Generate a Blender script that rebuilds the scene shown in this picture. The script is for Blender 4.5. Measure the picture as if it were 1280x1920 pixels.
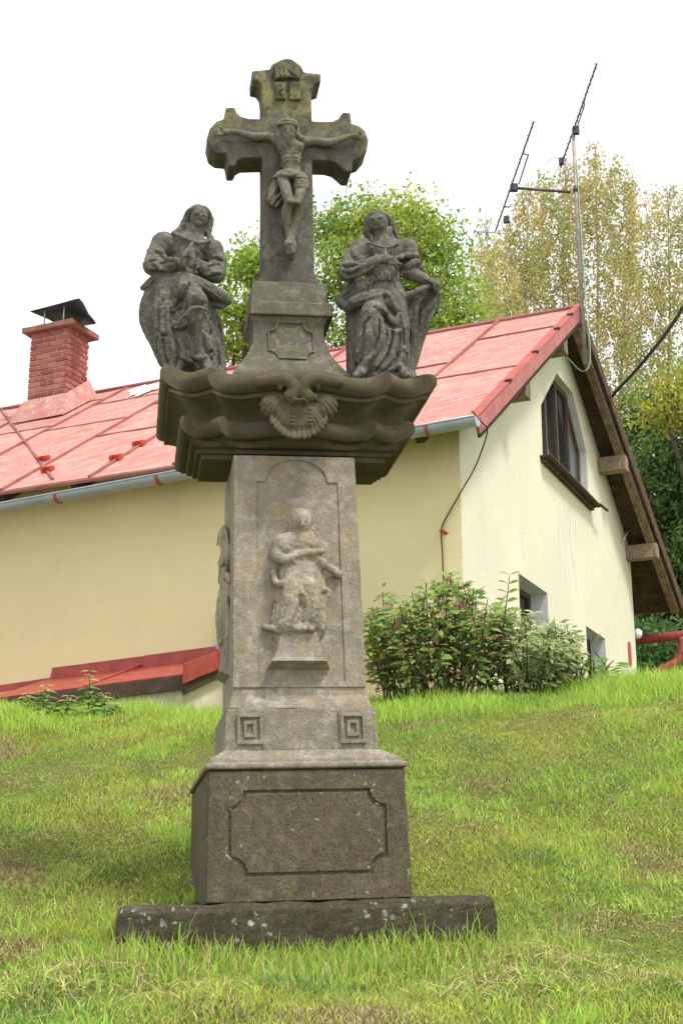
import bpy, bmesh, math, random
import numpy as np
from mathutils import Vector, Matrix
for o in list(bpy.data.objects): bpy.data.objects.remove(o)
SC = bpy.context.scene
COL = SC.collection
rng = np.random.default_rng(7)
random.seed(7)

# ------------------------------------------------------------------ camera
F = 2500.0; HY = 1673.0
PITCH = math.atan((HY-960)/F)
CAM = np.array([0, 0, 1.6])
fw = np.array([0, math.cos(PITCH), math.sin(PITCH)])
upv = np.array([0, -math.sin(PITCH), math.cos(PITCH)])
rt = np.array([1., 0, 0])
cd = bpy.data.cameras.new('camera'); cam = bpy.data.objects.new('camera', cd); COL.objects.link(cam)
cd.sensor_fit = 'VERTICAL'; cd.sensor_height = 36; cd.lens = F/1920*36
cd.clip_start = 0.05; cd.clip_end = 500
cam.location = CAM; cam.rotation_euler = (math.pi/2+PITCH, 0, 0)
SC.camera = cam

# ------------------------------------------------------------------ overcast sky and soft sun
SUN = Vector((0.40, -0.42, 1.0)).normalized()      # towards the light
wd = bpy.data.worlds.new('World'); SC.world = wd; wd.use_nodes = True
nt = wd.node_tree; nt.nodes.clear()
sky = nt.nodes.new('ShaderNodeTexSky'); sky.sky_type = 'NISHITA'; sky.sun_disc = False
sky.sun_elevation = math.asin(SUN.z); sky.sun_rotation = math.atan2(SUN.x, SUN.y)
sky.dust_density = 4
hs = nt.nodes.new('ShaderNodeHueSaturation'); hs.inputs['Saturation'].default_value = 0.25
mx = nt.nodes.new('ShaderNodeMix'); mx.data_type = 'RGBA'; mx.inputs[0].default_value = 0.88
mx.inputs[7].default_value = (9.3, 9.5, 9.8, 1)       # the even white of a clouded sky
bg = nt.nodes.new('ShaderNodeBackground'); bg.inputs[1].default_value = 0.064
wo = nt.nodes.new('ShaderNodeOutputWorld')
nt.links.new(sky.outputs[0], hs.inputs['Color']); nt.links.new(hs.outputs[0], mx.inputs[6])
nt.links.new(mx.outputs[2], bg.inputs[0]); nt.links.new(bg.outputs[0], wo.inputs[0])
ld = bpy.data.lights.new('sun', 'SUN'); ld.energy = 1.5; ld.angle = math.radians(12); ld.color = (1, .96, .9)
sun = bpy.data.objects.new('sun', ld); COL.objects.link(sun)
sun.rotation_euler = SUN.to_track_quat('Z', 'Y').to_euler()
vs = SC.view_settings; vs.view_transform = 'Standard'; vs.look = 'None'; vs.exposure = 1.2; vs.gamma = 1
SC.render.engine = 'CYCLES'
SC.render.resolution_x = 682; SC.render.resolution_y = 1024

# ------------------------------------------------------------------ geometry helpers
def ray(px, py): return fw*F+rt*(px-640)+upv*(960-py)
def atY(px, py, Y):
    r = ray(px, py); return CAM+r*(Y/r[1])
def onp(px, py, P0, n):
    r = ray(px, py); return CAM+r*((P0-CAM).dot(n)/r.dot(n))
# monument frame: turned a little, and leaning a little as old stones do
YAW = math.radians(8.8); LEAN = .028
Z3 = np.array([0, 0, 1.])
ex0 = np.array([math.cos(YAW), math.sin(YAW), 0]); mey = np.array([-math.sin(YAW), math.cos(YAW), 0])
mez = Z3*math.cos(LEAN)-ex0*math.sin(LEAN); mex = ex0*math.cos(LEAN)+Z3*math.sin(LEAN)
MO = atY(573, 1690, 6.3)+mey*.55
MM = Matrix(((mex[0], mey[0], mez[0], MO[0]), (mex[1], mey[1], mez[1], MO[1]), (mex[2], mey[2], mez[2], MO[2]), (0, 0, 0, 1)))
CAML = np.array(MM.inverted() @ Vector(CAM))
def mloc(px, py, y):
    p = onp(px, py, MO+mey*y, mey)-MO
    return np.array([p.dot(mex), y, p.dot(mez)])

def link(o, parent=None):
    COL.objects.link(o)
    if parent: o.parent = parent
    return o
def tag(o, label=None, cat=None, group=None, kind=None):
    if label: o['label'] = label
    if cat: o['category'] = cat
    if group: o['group'] = group
    if kind: o['kind'] = kind
    return o
def empty(name, loc=(0, 0, 0), label=None, cat=None, group=None, rz=0):
    o = bpy.data.objects.new(name, None); o.empty_display_size = .1
    o.location = loc; o.rotation_euler = (0, 0, rz); link(o)
    return tag(o, label, cat, group)
def mesh_np(name, v, f, mat, parent=None, smooth=False, col=None, k=None):
    """v (n,3); f (m,k) array of equal faces"""
    v = np.ascontiguousarray(v, np.float32); f = np.ascontiguousarray(f, np.int32)
    me = bpy.data.meshes.new(name); k = f.shape[1]
    me.vertices.add(len(v)); me.vertices.foreach_set('co', v.ravel())
    me.loops.add(f.size); me.loops.foreach_set('vertex_index', f.ravel())
    me.polygons.add(len(f)); me.polygons.foreach_set('loop_start', np.arange(len(f), dtype=np.int32)*k)
    if smooth: me.polygons.foreach_set('use_smooth', np.ones(len(f), bool))
    me.update(calc_edges=True)
    if col is not None:
        a = me.color_attributes.new('col', 'FLOAT_COLOR', 'POINT')
        c = np.ones((len(v), 4), np.float32); c[:, :3] = col; a.data.foreach_set('color', c.ravel())
    me.materials.append(mat)
    return link(bpy.data.objects.new(name, me), parent)
def mesh_bm(name, bm, mat, parent=None, smooth=False):
    me = bpy.data.meshes.new(name); bmesh.ops.recalc_face_normals(bm, faces=bm.faces)
    bm.to_mesh(me); bm.free()
    if smooth:
        for p in me.polygons: p.use_smooth = True
    me.materials.append(mat)
    return link(bpy.data.objects.new(name, me), parent)
def hexa(bm, pts):
    """8 corner points: bottom 4 then top 4"""
    vs_ = [bm.verts.new(tuple(map(float, p))) for p in pts]
    for q in ((0, 3, 2, 1), (4, 5, 6, 7), (0, 1, 5, 4), (1, 2, 6, 5), (2, 3, 7, 6), (3, 0, 4, 7)):
        bm.faces.new([vs_[i] for i in q])
def boxbm(bm, lo, hi):
    x0, y0, z0 = lo; x1, y1, z1 = hi
    hexa(bm, [(x0, y0, z0), (x1, y0, z0), (x1, y1, z0), (x0, y1, z0), (x0, y0, z1), (x1, y0, z1), (x1, y1, z1), (x0, y1, z1)])
def box(name, lo, hi, mat, parent=None, bevel=0):
    bm = bmesh.new(); boxbm(bm, lo, hi); o = mesh_bm(name, bm, mat, parent)
    if bevel: bev(o, bevel)
    return o
def bev(o, w, seg=2):
    m = o.modifiers.new('bevel', 'BEVEL'); m.width = w; m.segments = seg; m.limit_method = 'ANGLE'; m.angle_limit = .6
    return o
TEX = {}
def rough(o, strength, scale, sub=4, simple=True):
    """uneven worked stone: real small relief"""
    if sub:
        m = o.modifiers.new('sub', 'SUBSURF'); m.subdivision_type = 'SIMPLE'; m.levels = sub; m.render_levels = sub
    key = round(scale, 3)
    if key not in TEX:
        t = bpy.data.textures.new('relief', 'CLOUDS'); t.noise_scale = scale; t.noise_depth = 3; TEX[key] = t
    m = o.modifiers.new('disp', 'DISPLACE'); m.texture = TEX[key]; m.strength = strength; m.mid_level = .5
    m.texture_coords = 'LOCAL'
    return o
def catmull(pts, n=8):
    pts = [np.asarray(p, float) for p in pts]
    if len(pts) < 3:
        return [pts[0]+(pts[-1]-pts[0])*t for t in np.linspace(0, 1, n+1)]
    P = [2*pts[0]-pts[1]]+pts+[2*pts[-1]-pts[-2]]; out = []
    for i in range(1, len(P)-2):
        a, b, c, d = P[i-1:i+3]
        for t in np.linspace(0, 1, n, endpoint=False):
            out.append(.5*((2*b)+(c-a)*t+(2*a-5*b+4*c-d)*t*t+(3*b-a-3*c+d)*t**3))
    out.append(pts[-1]); return out
def tube_vf(pts, rad, n=8):
    pts = np.array(pts, float); m = len(pts); rad = np.broadcast_to(np.asarray(rad, float), (m,))
    tg = np.gradient(pts, axis=0); tg /= np.linalg.norm(tg, axis=1)[:, None]+1e-9
    ref = np.array([0, 0, 1.]) if abs(tg[0][2]) < .9 else np.array([1., 0, 0])
    V = []
    u = np.cross(tg[0], ref); u /= np.linalg.norm(u)
    for i in range(m):
        u = u-tg[i]*u.dot(tg[i]); u /= np.linalg.norm(u)+1e-9; w = np.cross(tg[i], u)
        for j in range(n):
            a = 2*math.pi*j/n; V.append(pts[i]+rad[i]*(u*math.cos(a)+w*math.sin(a)))
    Fc = []
    for i in range(m-1):
        for j in range(n):
            Fc.append((i*n+j, i*n+(j+1) % n, (i+1)*n+(j+1) % n, (i+1)*n+j))
    return np.array(V), np.array(Fc)
def tube(name, pts, rad, mat, parent=None, n=8, caps=True, smooth=True):
    V, Fc = tube_vf(pts, rad, n); bm = bmesh.new()
    vs_ = [bm.verts.new(p) for p in V]
    for f in Fc:
        fa = bm.faces.new([vs_[i] for i in f]); fa.smooth = smooth
    if caps: bm.faces.new(vs_[:n][::-1]); bm.faces.new(vs_[-n:])
    return mesh_bm(name, bm, mat, parent)
def prism(name, outer, holes, y0, y1, mat, parent=None, xf=None):
    """plate from 2D outline (x,z) with holes, spanning depth y0 (front) to y1"""
    bm = bmesh.new()
    def fill(y):
        loops = []; edges = []
        for lp in [outer]+list(holes):
            vv = [bm.verts.new((p[0], y, p[1])) for p in lp]
            ee = [bm.edges.new((vv[i], vv[(i+1) % len(vv)])) for i in range(len(vv))]
            loops.append(vv); edges += ee
        bmesh.ops.triangle_fill(bm, use_beauty=True, use_dissolve=False, edges=edges)
        return loops
    A = fill(y0); B = fill(y1)
    for a, b in zip(A, B):
        for i in range(len(a)):
            j = (i+1) % len(a); bm.faces.new((a[i], a[j], b[j], b[i]))
    if xf:
        for v in bm.verts: v.co = xf(*v.co)
    return mesh_bm(name, bm, mat, parent)

# ------------------------------------------------------------------ clay: signed distance sculpting with surface nets
class Clay:
    def __init__(s, lo, hi, h):
        s.lo = np.array(lo, float); s.h = h
        s.n = np.ceil((np.array(hi)-s.lo)/h).astype(int)+1
        s.ax = [s.lo[i]+h*np.arange(s.n[i]) for i in range(3)]
        s.f = np.full(s.n, .5, np.float32)
    def _win(s, lo, hi, m):
        a = np.clip(np.floor((np.array(lo)-m-s.lo)/s.h).astype(int), 0, s.n-1)
        b = np.clip(np.ceil((np.array(hi)+m-s.lo)/s.h).astype(int)+1, 1, s.n)
        sl = tuple(slice(a[i], max(b[i], a[i]+1)) for i in range(3))
        X, Y, Zc = np.meshgrid(*[s.ax[i][sl[i]].astype(np.float32) for i in range(3)], indexing='ij')
        return sl, X, Y, Zc
    def _mix(s, sl, d, k, op):
        a = s.f[sl]
        if op == 'u':
            h = np.maximum(k-np.abs(a-d), 0)/k; s.f[sl] = np.minimum(a, d)-h*h*k*.25
        else:
            d = -d; h = np.maximum(k-np.abs(a-d), 0)/k; s.f[sl] = np.maximum(a, d)+h*h*k*.25
    def tube(s, pts, rad, k=.012, op='u', fl=1., n=0):
        """chain of tapered capsules; fl>1 flattens in depth"""
        pts = [np.asarray(p, float) for p in pts]; rad = list(np.broadcast_to(rad, (len(pts),)))
        if n and len(pts) > 2:
            rr = [np.array([r, 0, 0]) for r in rad]; pts = catmull(pts, n); rad = [r[0] for r in catmull(rr, n)]
        A = np.array(pts); R = max(rad)
        sl, X, Y, Zc = s._win(A.min(0), A.max(0), R+k+.02)
        best = None
        for i in range(len(pts)-1):
            a, b = pts[i], pts[i+1]; ab = b-a; ab2 = np.array([ab[0], ab[1]*fl, ab[2]]); L2 = ab2.dot(ab2)+1e-12
            px, py, pz = X-a[0], (Y-a[1])*fl, Zc-a[2]
            t = np.clip((px*ab2[0]+py*ab2[1]+pz*ab2[2])/L2, 0, 1)
            d = np.sqrt((px-t*ab2[0])**2+(py-t*ab2[1])**2+(pz-t*ab2[2])**2)-(rad[i]+(rad[i+1]-rad[i])*t)
            best = d if best is None else np.minimum(best, d)
        s._mix(sl, best/ (fl if fl > 1 else 1) if fl > 1.5 else best, k, op)
    def hit(s, p, sink=0.):
        """where the sight line through p first meets the clay"""
        p = np.asarray(p, float); d = p-CAML; L = np.linalg.norm(d); d /= L
        ts = np.arange(L-.32, L+.32, s.h*.4); P = CAML+d*ts[:, None]
        ix = np.round((P-s.lo)/s.h).astype(int); ok = ((ix >= 0) & (ix < s.n)).all(1)
        P, ix = P[ok], ix[ok]; v = s.f[ix[:, 0], ix[:, 1], ix[:, 2]]; m = np.argmax(v < 0)
        return (P[m] if v[m] < 0 else p)+d*sink
    def fold(s, pts, rad, k=.008, n=3, grow=1.2, sink=.08, op='u'):
        """a ridge of cloth lying on what is already modelled"""
        pts = [np.asarray(p, float) for p in pts]; rad = list(np.broadcast_to(np.asarray(rad, float)*grow, (len(pts),)))
        if n and len(pts) > 2:
            rr = [np.array([x, 0, 0]) for x in rad]; pts = catmull(pts, n); rad = [x[0] for x in catmull(rr, n)]
        if op == 'u' and k >= .0079 and n and len(pts) > 2:      # undercut on the lower side
            A = np.array(pts); tg = np.gradient(A, axis=0); nn = np.stack([-tg[:, 2], 0*tg[:, 0], tg[:, 0]], 1); nn /= np.linalg.norm(nn, axis=1)[:, None]+1e-9
            sg = -1 if nn[:, 2].mean()-.35*nn[:, 0].mean() > 0 else 1
            R = np.array(rad); B = A+nn*sg*R[:, None]*1.25
            s.tube([s.hit(p, x*.30) for p, x in zip(B, R)], list(R*.72), .004, 'd')
            H = [s.hit(p-n2*sg*x*.4, x*sink) for p, x, n2 in zip(A, R, nn)]
        else: H = [s.hit(p, x*sink) for p, x in zip(pts, rad)]
        s.tube(H, rad, k, op)
    def feat(s, pts, rad, k=.005, op='u', sink=.3): s.fold(pts, rad, k, 0, 1., sink, op)
    def ell(s, c, r, k=.012, op='u', rot=0.):
        """ellipsoid radii (x,y,z); rot turns it in the front plane"""
        R = max(r); sl, X, Y, Zc = s._win(np.array(c)-R, np.array(c)+R, k+.02)
        x, y, z = X-c[0], Y-c[1], Zc-c[2]; ca, sa = math.cos(rot), math.sin(rot)
        x, z = ca*x+sa*z, -sa*x+ca*z
        k0 = np.sqrt((x/r[0])**2+(y/r[1])**2+(z/r[2])**2); k1 = np.sqrt((x/r[0]**2)**2+(y/r[1]**2)**2+(z/r[2]**2)**2)+1e-6
        s._mix(sl, k0*(k0-1)/k1, k, op)
    def noise(s, amp, wl, seed=1, n=14):
        r = np.random.default_rng(seed); X, Y, Zc = np.meshgrid(*[a.astype(np.float32) for a in s.ax], indexing='ij')
        q = np.zeros(s.n, np.float32)
        for i in range(n):
            d = r.normal(size=3); d /= np.linalg.norm(d); w = 2*math.pi/(wl*r.uniform(.5, 1.6))
            q += np.sin(w*(X*d[0]+Y*d[1]+Zc*d[2])+r.uniform(0, 7))
        s.f += amp*q/math.sqrt(n/2)
    def mesh(s, smooth=2):
        f = s.f.copy()
        for a in range(3):   # keep the border outside
            ix = [slice(None)]*3; ix[a] = 0; f[tuple(ix)] = np.maximum(f[tuple(ix)], 1e-3); ix[a] = -1; f[tuple(ix)] = np.maximum(f[tuple(ix)], 1e-3)
        g = f < 0
        C8 = [(i, j, k) for i in (0, 1) for j in (0, 1) for k in (0, 1)]
        nx, ny, nz = s.n
        cnt = sum(g[i:nx-1+i, j:ny-1+j, k:nz-1+k].astype(np.int8) for i, j, k in C8)
        act = (cnt > 0) & (cnt < 8); idx = np.argwhere(act)
        vid = np.full(act.shape, -1, np.int32); vid[act] = np.arange(len(idx))
        cv = np.stack([f[idx[:, 0]+i, idx[:, 1]+j, idx[:, 2]+k] for i, j, k in C8], 1)
        P = np.zeros((len(idx), 3)); W = np.zeros(len(idx))
        for a in range(8):
            for b in range(a+1, 8):
                da = np.array(C8[b])-np.array(C8[a])
                if np.abs(da).sum() != 1: continue
                m = (cv[:, a] < 0) != (cv[:, b] < 0)
                t = cv[m, a]/(cv[m, a]-cv[m, b])
                P[m] += np.array(C8[a])+t[:, None]*da; W[m] += 1
        V = s.lo+s.h*(idx+P/W[:, None]); Q = []
        for a in range(3):
            b, c = (a+1) % 3, (a+2) % 3
            s0 = [slice(1, -1)]*3; s1 = [slice(1, -1)]*3; s0[a] = slice(0, -1); s1[a] = slice(1, None)
            g0, g1 = g[tuple(s0)], g[tuple(s1)]
            for flip, m in ((False, g0 & ~g1), (True, ~g0 & g1)):
                e = np.argwhere(m)
                if not len(e): continue
                off = np.ones(3, int); off[a] = 0; e = e+off
                db = np.zeros(3, int); db[b] = 1; dc = np.zeros(3, int); dc[c] = 1
                q = [vid[tuple((e-x).T)] for x in (db+dc, dc, 0*db, db)]
                q = np.stack(q if not flip else q[::-1], 1); Q.append(q)
        Q = np.concatenate(Q); Q = Q[(Q >= 0).all(1)]
        for _ in range(smooth):
            A = np.zeros_like(V); N_ = np.zeros(len(V))
            for i in range(4):
                p, q = Q[:, i], Q[:, (i+1) % 4]
                for d in range(3):
                    A[:, d] += np.bincount(p, V[q, d], len(V))+np.bincount(q, V[p, d], len(V))
                N_ += np.bincount(p, minlength=len(V))+np.bincount(q, minlength=len(V))
            V = V*.5+.5*A/np.maximum(N_, 1)[:, None]
        return V, Q

# ------------------------------------------------------------------ materials
class NT:
    def __init__(s, name):
        s.m = bpy.data.materials.new(name); s.m.use_nodes = True; s.t = s.m.node_tree; s.t.nodes.clear()
        s.out = s.n('ShaderNodeOutputMaterial'); s.tc = s.n('ShaderNodeTexCoord')
    def n(s, t, **kw):
        x = s.t.nodes.new(t)
        for k, v in kw.items(): setattr(x, k, v)
        return x
    def l(s, a, b): s.t.links.new(a, b)
    def noise(s, scale, detail=4, rough_=.55, dist=0, vec=None, sc=None, rot=0.):
        x = s.n('ShaderNodeTexNoise'); x.inputs['Scale'].default_value = scale; x.inputs['Detail'].default_value = detail
        x.inputs['Roughness'].default_value = rough_; x.inputs['Distortion'].default_value = dist
        v = vec or s.tc.outputs['Object']
        if sc:
            mp = s.n('ShaderNodeMapping'); mp.inputs['Scale'].default_value = sc; mp.inputs['Rotation'].default_value = (0, 0, rot); s.l(v, mp.inputs['Vector']); v = mp.outputs[0]
        s.l(v, x.inputs['Vector']); return x.outputs['Fac']
    def vor(s, scale, feature='F1', rnd=1.):
        x = s.n('ShaderNodeTexVoronoi'); x.feature = feature; x.inputs['Scale'].default_value = scale; x.inputs['Randomness'].default_value = rnd
        s.l(s.tc.outputs['Object'], x.inputs['Vector']); return x.outputs['Distance']
    def ramp(s, fac, stops, interp='LINEAR'):
        r = s.n('ShaderNodeValToRGB'); r.color_ramp.interpolation = interp
        e = r.color_ramp.elements
        while len(e) < len(stops): e.new(.5)
        for i, (p, c) in enumerate(stops):
            e[i].position = p; e[i].color = (*c, 1) if isinstance(c, tuple) else (c, c, c, 1)
        s.l(fac, r.inputs[0]); return r.outputs[0]
    def mix(s, fac, a, b, mode='MIX'):
        x = s.n('ShaderNodeMix'); x.data_type = 'RGBA'; x.blend_type = mode
        for i, v in ((0, fac), (6, a), (7, b)):
            if isinstance(v, (int, float)): x.inputs[i].default_value = v
            elif isinstance(v, tuple): x.inputs[i].default_value = (*v, 1)
            else: s.l(v, x.inputs[i])
        return x.outputs[2]
    def math(s, op, a, b=0., clamp=False):
        x = s.n('ShaderNodeMath'); x.operation = op; x.use_clamp = clamp
        for i, v in ((0, a), (1, b)):
            if isinstance(v, (int, float)): x.inputs[i].default_value = v
            else: s.l(v, x.inputs[i])
        return x.outputs[0]
    def bsdf(s, color, rough_=.8, bump=None, bstr=.3, bdist=.01, metal=0, spec=.3, **kw):
        p = s.n('ShaderNodeBsdfPrincipled')
        for nm, v in (('Base Color', color), ('Roughness', rough_), ('Metallic', metal), ('Specular IOR Level', spec)):
            if isinstance(v, tuple): p.inputs[nm].default_value = (*v, 1)
            elif isinstance(v, (int, float)): p.inputs[nm].default_value = v
            else: s.l(v, p.inputs[nm])
        if bump is not None:
            b = s.n('ShaderNodeBump'); b.inputs['Strength'].default_value = bstr; b.inputs['Distance'].default_value = bdist
            s.l(bump, b.inputs['Height']); s.l(b.outputs[0], p.inputs['Normal'])
        s.l(p.outputs[0], s.out.inputs['Surface']); s.p = p
        return s.m
def stone(name, c1, c2, c3, lich=None, lich_amt=.0, scale=1., blotch=.5, streak=0., white=0., pits=.5, zl=None, spk=.5):
    """weathered sandstone: mottled base, lichen patches, pale crust"""
    t = NT(name)
    a = t.noise(5*scale, 6, .62, .4); b = t.noise(18*scale, 5, .65); c = t.noise(95, 3, .6); big = t.noise(1.9*scale, 3, .5)
    base = t.mix(t.ramp(a, [(.30, 0.), (.70, 1.)]), c1, c2)
    base = t.mix(t.ramp(b, [(.47, 0.), (.64, blotch)]), base, c3)
    base = t.mix(t.ramp(big, [(.35, .0), (.75, .45)]), base, tuple(x*.62 for x in c1))
    if streak:
        st = t.noise(9, 4, .6, 0, sc=(1.6, 1.6, .16)); base = t.mix(t.ramp(st, [(.5, 0.), (.75, streak)]), base, tuple(x*.5 for x in c1))
    if lich:
        lm = t.ramp(t.noise(9*scale, 6, .7, .6), [(.52-lich_amt*.25, 0.), (.66-lich_amt*.2, min(1., .5+lich_amt))])
        if zl:
            sx = t.n('ShaderNodeSeparateXYZ'); t.l(t.tc.outputs['Object'], sx.inputs[0])
            mr = t.n('ShaderNodeMapRange'); t.l(sx.outputs[2], mr.inputs[0]); mr.inputs[1].default_value = zl[0]; mr.inputs[2].default_value = zl[1]
            mr.inputs[3].default_value = zl[2]; mr.inputs[4].default_value = 1.
            lm = t.math('MULTIPLY', lm, mr.outputs[0])
        base = t.mix(lm, base, lich)
    if white:
        dn = t.n('ShaderNodeTexNoise'); dn.inputs['Scale'].default_value = 30; t.l(t.tc.outputs['Object'], dn.inputs['Vector'])
        vm = t.n('ShaderNodeMix'); vm.data_type = 'RGBA'; vm.inputs[0].default_value = .045; t.l(t.tc.outputs['Object'], vm.inputs[6]); t.l(dn.outputs['Color'], vm.inputs[7])
        vv = t.n('ShaderNodeTexVoronoi'); vv.inputs['Scale'].default_value = 24; t.l(vm.outputs[2], vv.inputs['Vector'])
        sz = t.n('ShaderNodeSeparateColor'); t.l(vv.outputs['Color'], sz.inputs[0])
        wv = t.ramp(t.math('SUBTRACT', vv.outputs['Distance'], t.math('MULTIPLY', sz.outputs[0], .16)), [(.04+white*.10, 1.), (.09+white*.12, 0.)])
        wm = t.math('MULTIPLY', wv, t.ramp(t.noise(4.5, 2), [(.50, 0.), (.60, 1.)]))
        base = t.mix(t.math('MULTIPLY', wm, t.ramp(b, [(.35, .35), (.6, .95)])), base, (.40, .40, .36))
    base = t.mix(t.ramp(c, [(.34, 1.2*spk), (.52, 0.)]), base, tuple(x*.42 for x in c1))
    base = t.mix(t.ramp(t.noise(38, 4, .7), [(.34, spk), (.48, 0.)]), base, tuple(x*.5 for x in c1))
    hgt = t.math('ADD', t.math('MULTIPLY', b, .6), t.math('MULTIPLY', c, .4))
    if pits:
        pt_ = t.ramp(t.vor(60), [(.0, 0.), (.22, 1.)]); hgt = t.math('ADD', hgt, t.math('MULTIPLY', pt_, .25*pits))
    return t.bsdf(base, .92, hgt, .85, .012, spec=.15)
def plain(name, c, rough_=.6, var=.25, scale=12, metal=0, bstr=.15, spec=.3):
    t = NT(name); a = t.noise(scale, 5, .6)
    col = t.mix(t.ramp(a, [(.3, 0.), (.7, 1.)]), tuple(x*(1-var) for x in c), tuple(min(1, x*(1+var)) for x in c))
    return t.bsdf(col, rough_, t.noise(scale*6, 4), bstr, .004, metal=metal, spec=spec)
# ================================================================== the calvary monument
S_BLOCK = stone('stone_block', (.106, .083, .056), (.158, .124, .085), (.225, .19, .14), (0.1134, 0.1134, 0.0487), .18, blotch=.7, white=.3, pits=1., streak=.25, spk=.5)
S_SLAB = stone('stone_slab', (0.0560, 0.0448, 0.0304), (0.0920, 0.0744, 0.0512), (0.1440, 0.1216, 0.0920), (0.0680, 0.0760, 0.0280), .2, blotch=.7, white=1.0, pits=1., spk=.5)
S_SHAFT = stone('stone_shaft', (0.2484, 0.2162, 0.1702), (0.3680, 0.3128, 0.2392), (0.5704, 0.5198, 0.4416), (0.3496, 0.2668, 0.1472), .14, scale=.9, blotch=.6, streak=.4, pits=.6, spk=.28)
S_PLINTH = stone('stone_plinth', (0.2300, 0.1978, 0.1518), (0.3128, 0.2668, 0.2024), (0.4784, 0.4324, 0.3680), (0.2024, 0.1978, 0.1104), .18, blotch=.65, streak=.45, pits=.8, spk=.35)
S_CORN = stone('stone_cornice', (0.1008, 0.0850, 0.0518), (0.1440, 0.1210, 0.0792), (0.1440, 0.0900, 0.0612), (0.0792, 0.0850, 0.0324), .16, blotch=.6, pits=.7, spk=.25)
S_STAT = stone('stone_statue', (0.1147, 0.1073, 0.0873), (0.1813, 0.1687, 0.1391), (.36, .34, .29), (0.0962, 0.0962, 0.0555), .04, scale=1.8, blotch=.55, streak=.4, pits=.4, spk=.25)  # palest blotches brightened in colour, standing in for highlights on the figures
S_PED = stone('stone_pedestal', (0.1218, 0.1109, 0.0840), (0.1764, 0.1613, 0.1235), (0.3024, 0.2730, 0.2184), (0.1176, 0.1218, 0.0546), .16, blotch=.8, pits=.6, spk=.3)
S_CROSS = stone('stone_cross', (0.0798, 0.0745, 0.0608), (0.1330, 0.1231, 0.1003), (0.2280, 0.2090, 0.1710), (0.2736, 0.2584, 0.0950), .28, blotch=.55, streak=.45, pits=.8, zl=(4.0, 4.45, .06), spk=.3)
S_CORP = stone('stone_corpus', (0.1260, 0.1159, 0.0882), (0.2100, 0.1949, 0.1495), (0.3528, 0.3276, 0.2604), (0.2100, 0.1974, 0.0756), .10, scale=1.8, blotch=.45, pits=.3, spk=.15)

mon = empty('calvary_monument', MO, 'tall weathered sandstone wayside crucifix pillar on a stone slab in the grass', 'monument')
mon.rotation_euler = MM.to_euler()
XC = .02
def lofted(name, levels, mat, parent, bevel=.008, disp=.008, sub=4):
    """levels: (z, half width, front y, back y[, centre x])"""
    bm = bmesh.new(); rings = []
    for lv in levels:
        z, hw, y0, y1 = lv[:4]; c = lv[4] if len(lv) > 4 else XC
        rings.append([bm.verts.new((c+sx*hw, y, z)) for sx, y in ((-1, y0), (1, y0), (1, y1), (-1, y1))])
    for a, b in zip(rings, rings[1:]):
        for i in range(4): bm.faces.new((a[i], a[(i+1) % 4], b[(i+1) % 4], b[i]))
    bm.faces.new(rings[0][::-1]); bm.faces.new(rings[-1])
    o = mesh_bm(name, bm, mat, parent)
    if bevel: bev(o, bevel, 2)
    if disp: rough(o, disp, .12, sub)
    return o
# --- ground slab
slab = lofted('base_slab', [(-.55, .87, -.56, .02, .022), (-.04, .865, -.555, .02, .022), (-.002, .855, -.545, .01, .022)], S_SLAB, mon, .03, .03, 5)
# --- base block with recessed panel
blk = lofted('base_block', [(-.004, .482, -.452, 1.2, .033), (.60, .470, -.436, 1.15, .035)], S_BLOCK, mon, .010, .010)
def notched(x0, x1, z0, z1, r, n=6):
    """rectangle with concave quarter-round corners"""
    pts = []
    for cx, cz, a0 in ((x0, z0, 90), (x1, z0, 180), (x1, z1, 270), (x0, z1, 0)):
        arc = [(cx+r*math.cos(math.radians(a0-90*i/n)), cz+r*math.sin(math.radians(a0-90*i/n))) for i in range(n+1)]
        pts += arc
    return pts
def sloped(zb, yb, zt, yt):
    return lambda x, y, z: (x, y+yb+(yt-yb)*(z-zb)/(zt-zb), z)
# frame around the sunk panel, proud of the block
bw = lambda z: .482-(.012*z/.6)
fr = prism('panel_frame', [(.033-bw(0)+.006, .004), (.033+bw(0)-.006, .004), (.035+bw(.6)-.006, .594), (.035-bw(.6)+.006, .594)],
           [notched(-.345, .405, .115, .505, .075)], -.014, .03, S_BLOCK, blk, sloped(0, -.452, .6, -.436))
bev(fr, .004); 
field = prism('panel_field', notched(-.331, .391, .129, .491, .075), [], -.010, .03, S_BLOCK, blk, sloped(0, -.452, .6, -.436)); bev(field, .005)
chip = bmesh.new(); bmesh.ops.create_icosphere(chip, subdivisions=3, radius=.03)
for v in chip.verts: v.co = Vector((v.co.x*1.3-.055, v.co.y*.25-.458+.01, v.co.z*.5+.185+.012*math.sin(v.co.x*200)))
mesh_bm('flaked_patch', chip, S_BLOCK, blk, True)
# --- moulding above the block
lofted('block_moulding', [(.602, .474, -.44, 1.15, .033), (.606, .484, -.462, 1.16, .033), (.628, .484, -.462, 1.16, .033), (.632, .462, -.445, 1.14, .03),
                          (.652, .458, -.44, 1.13, .03), (.700, .372, -.375, .55, .02)], S_PLINTH, mon, .006, .008)
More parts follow.
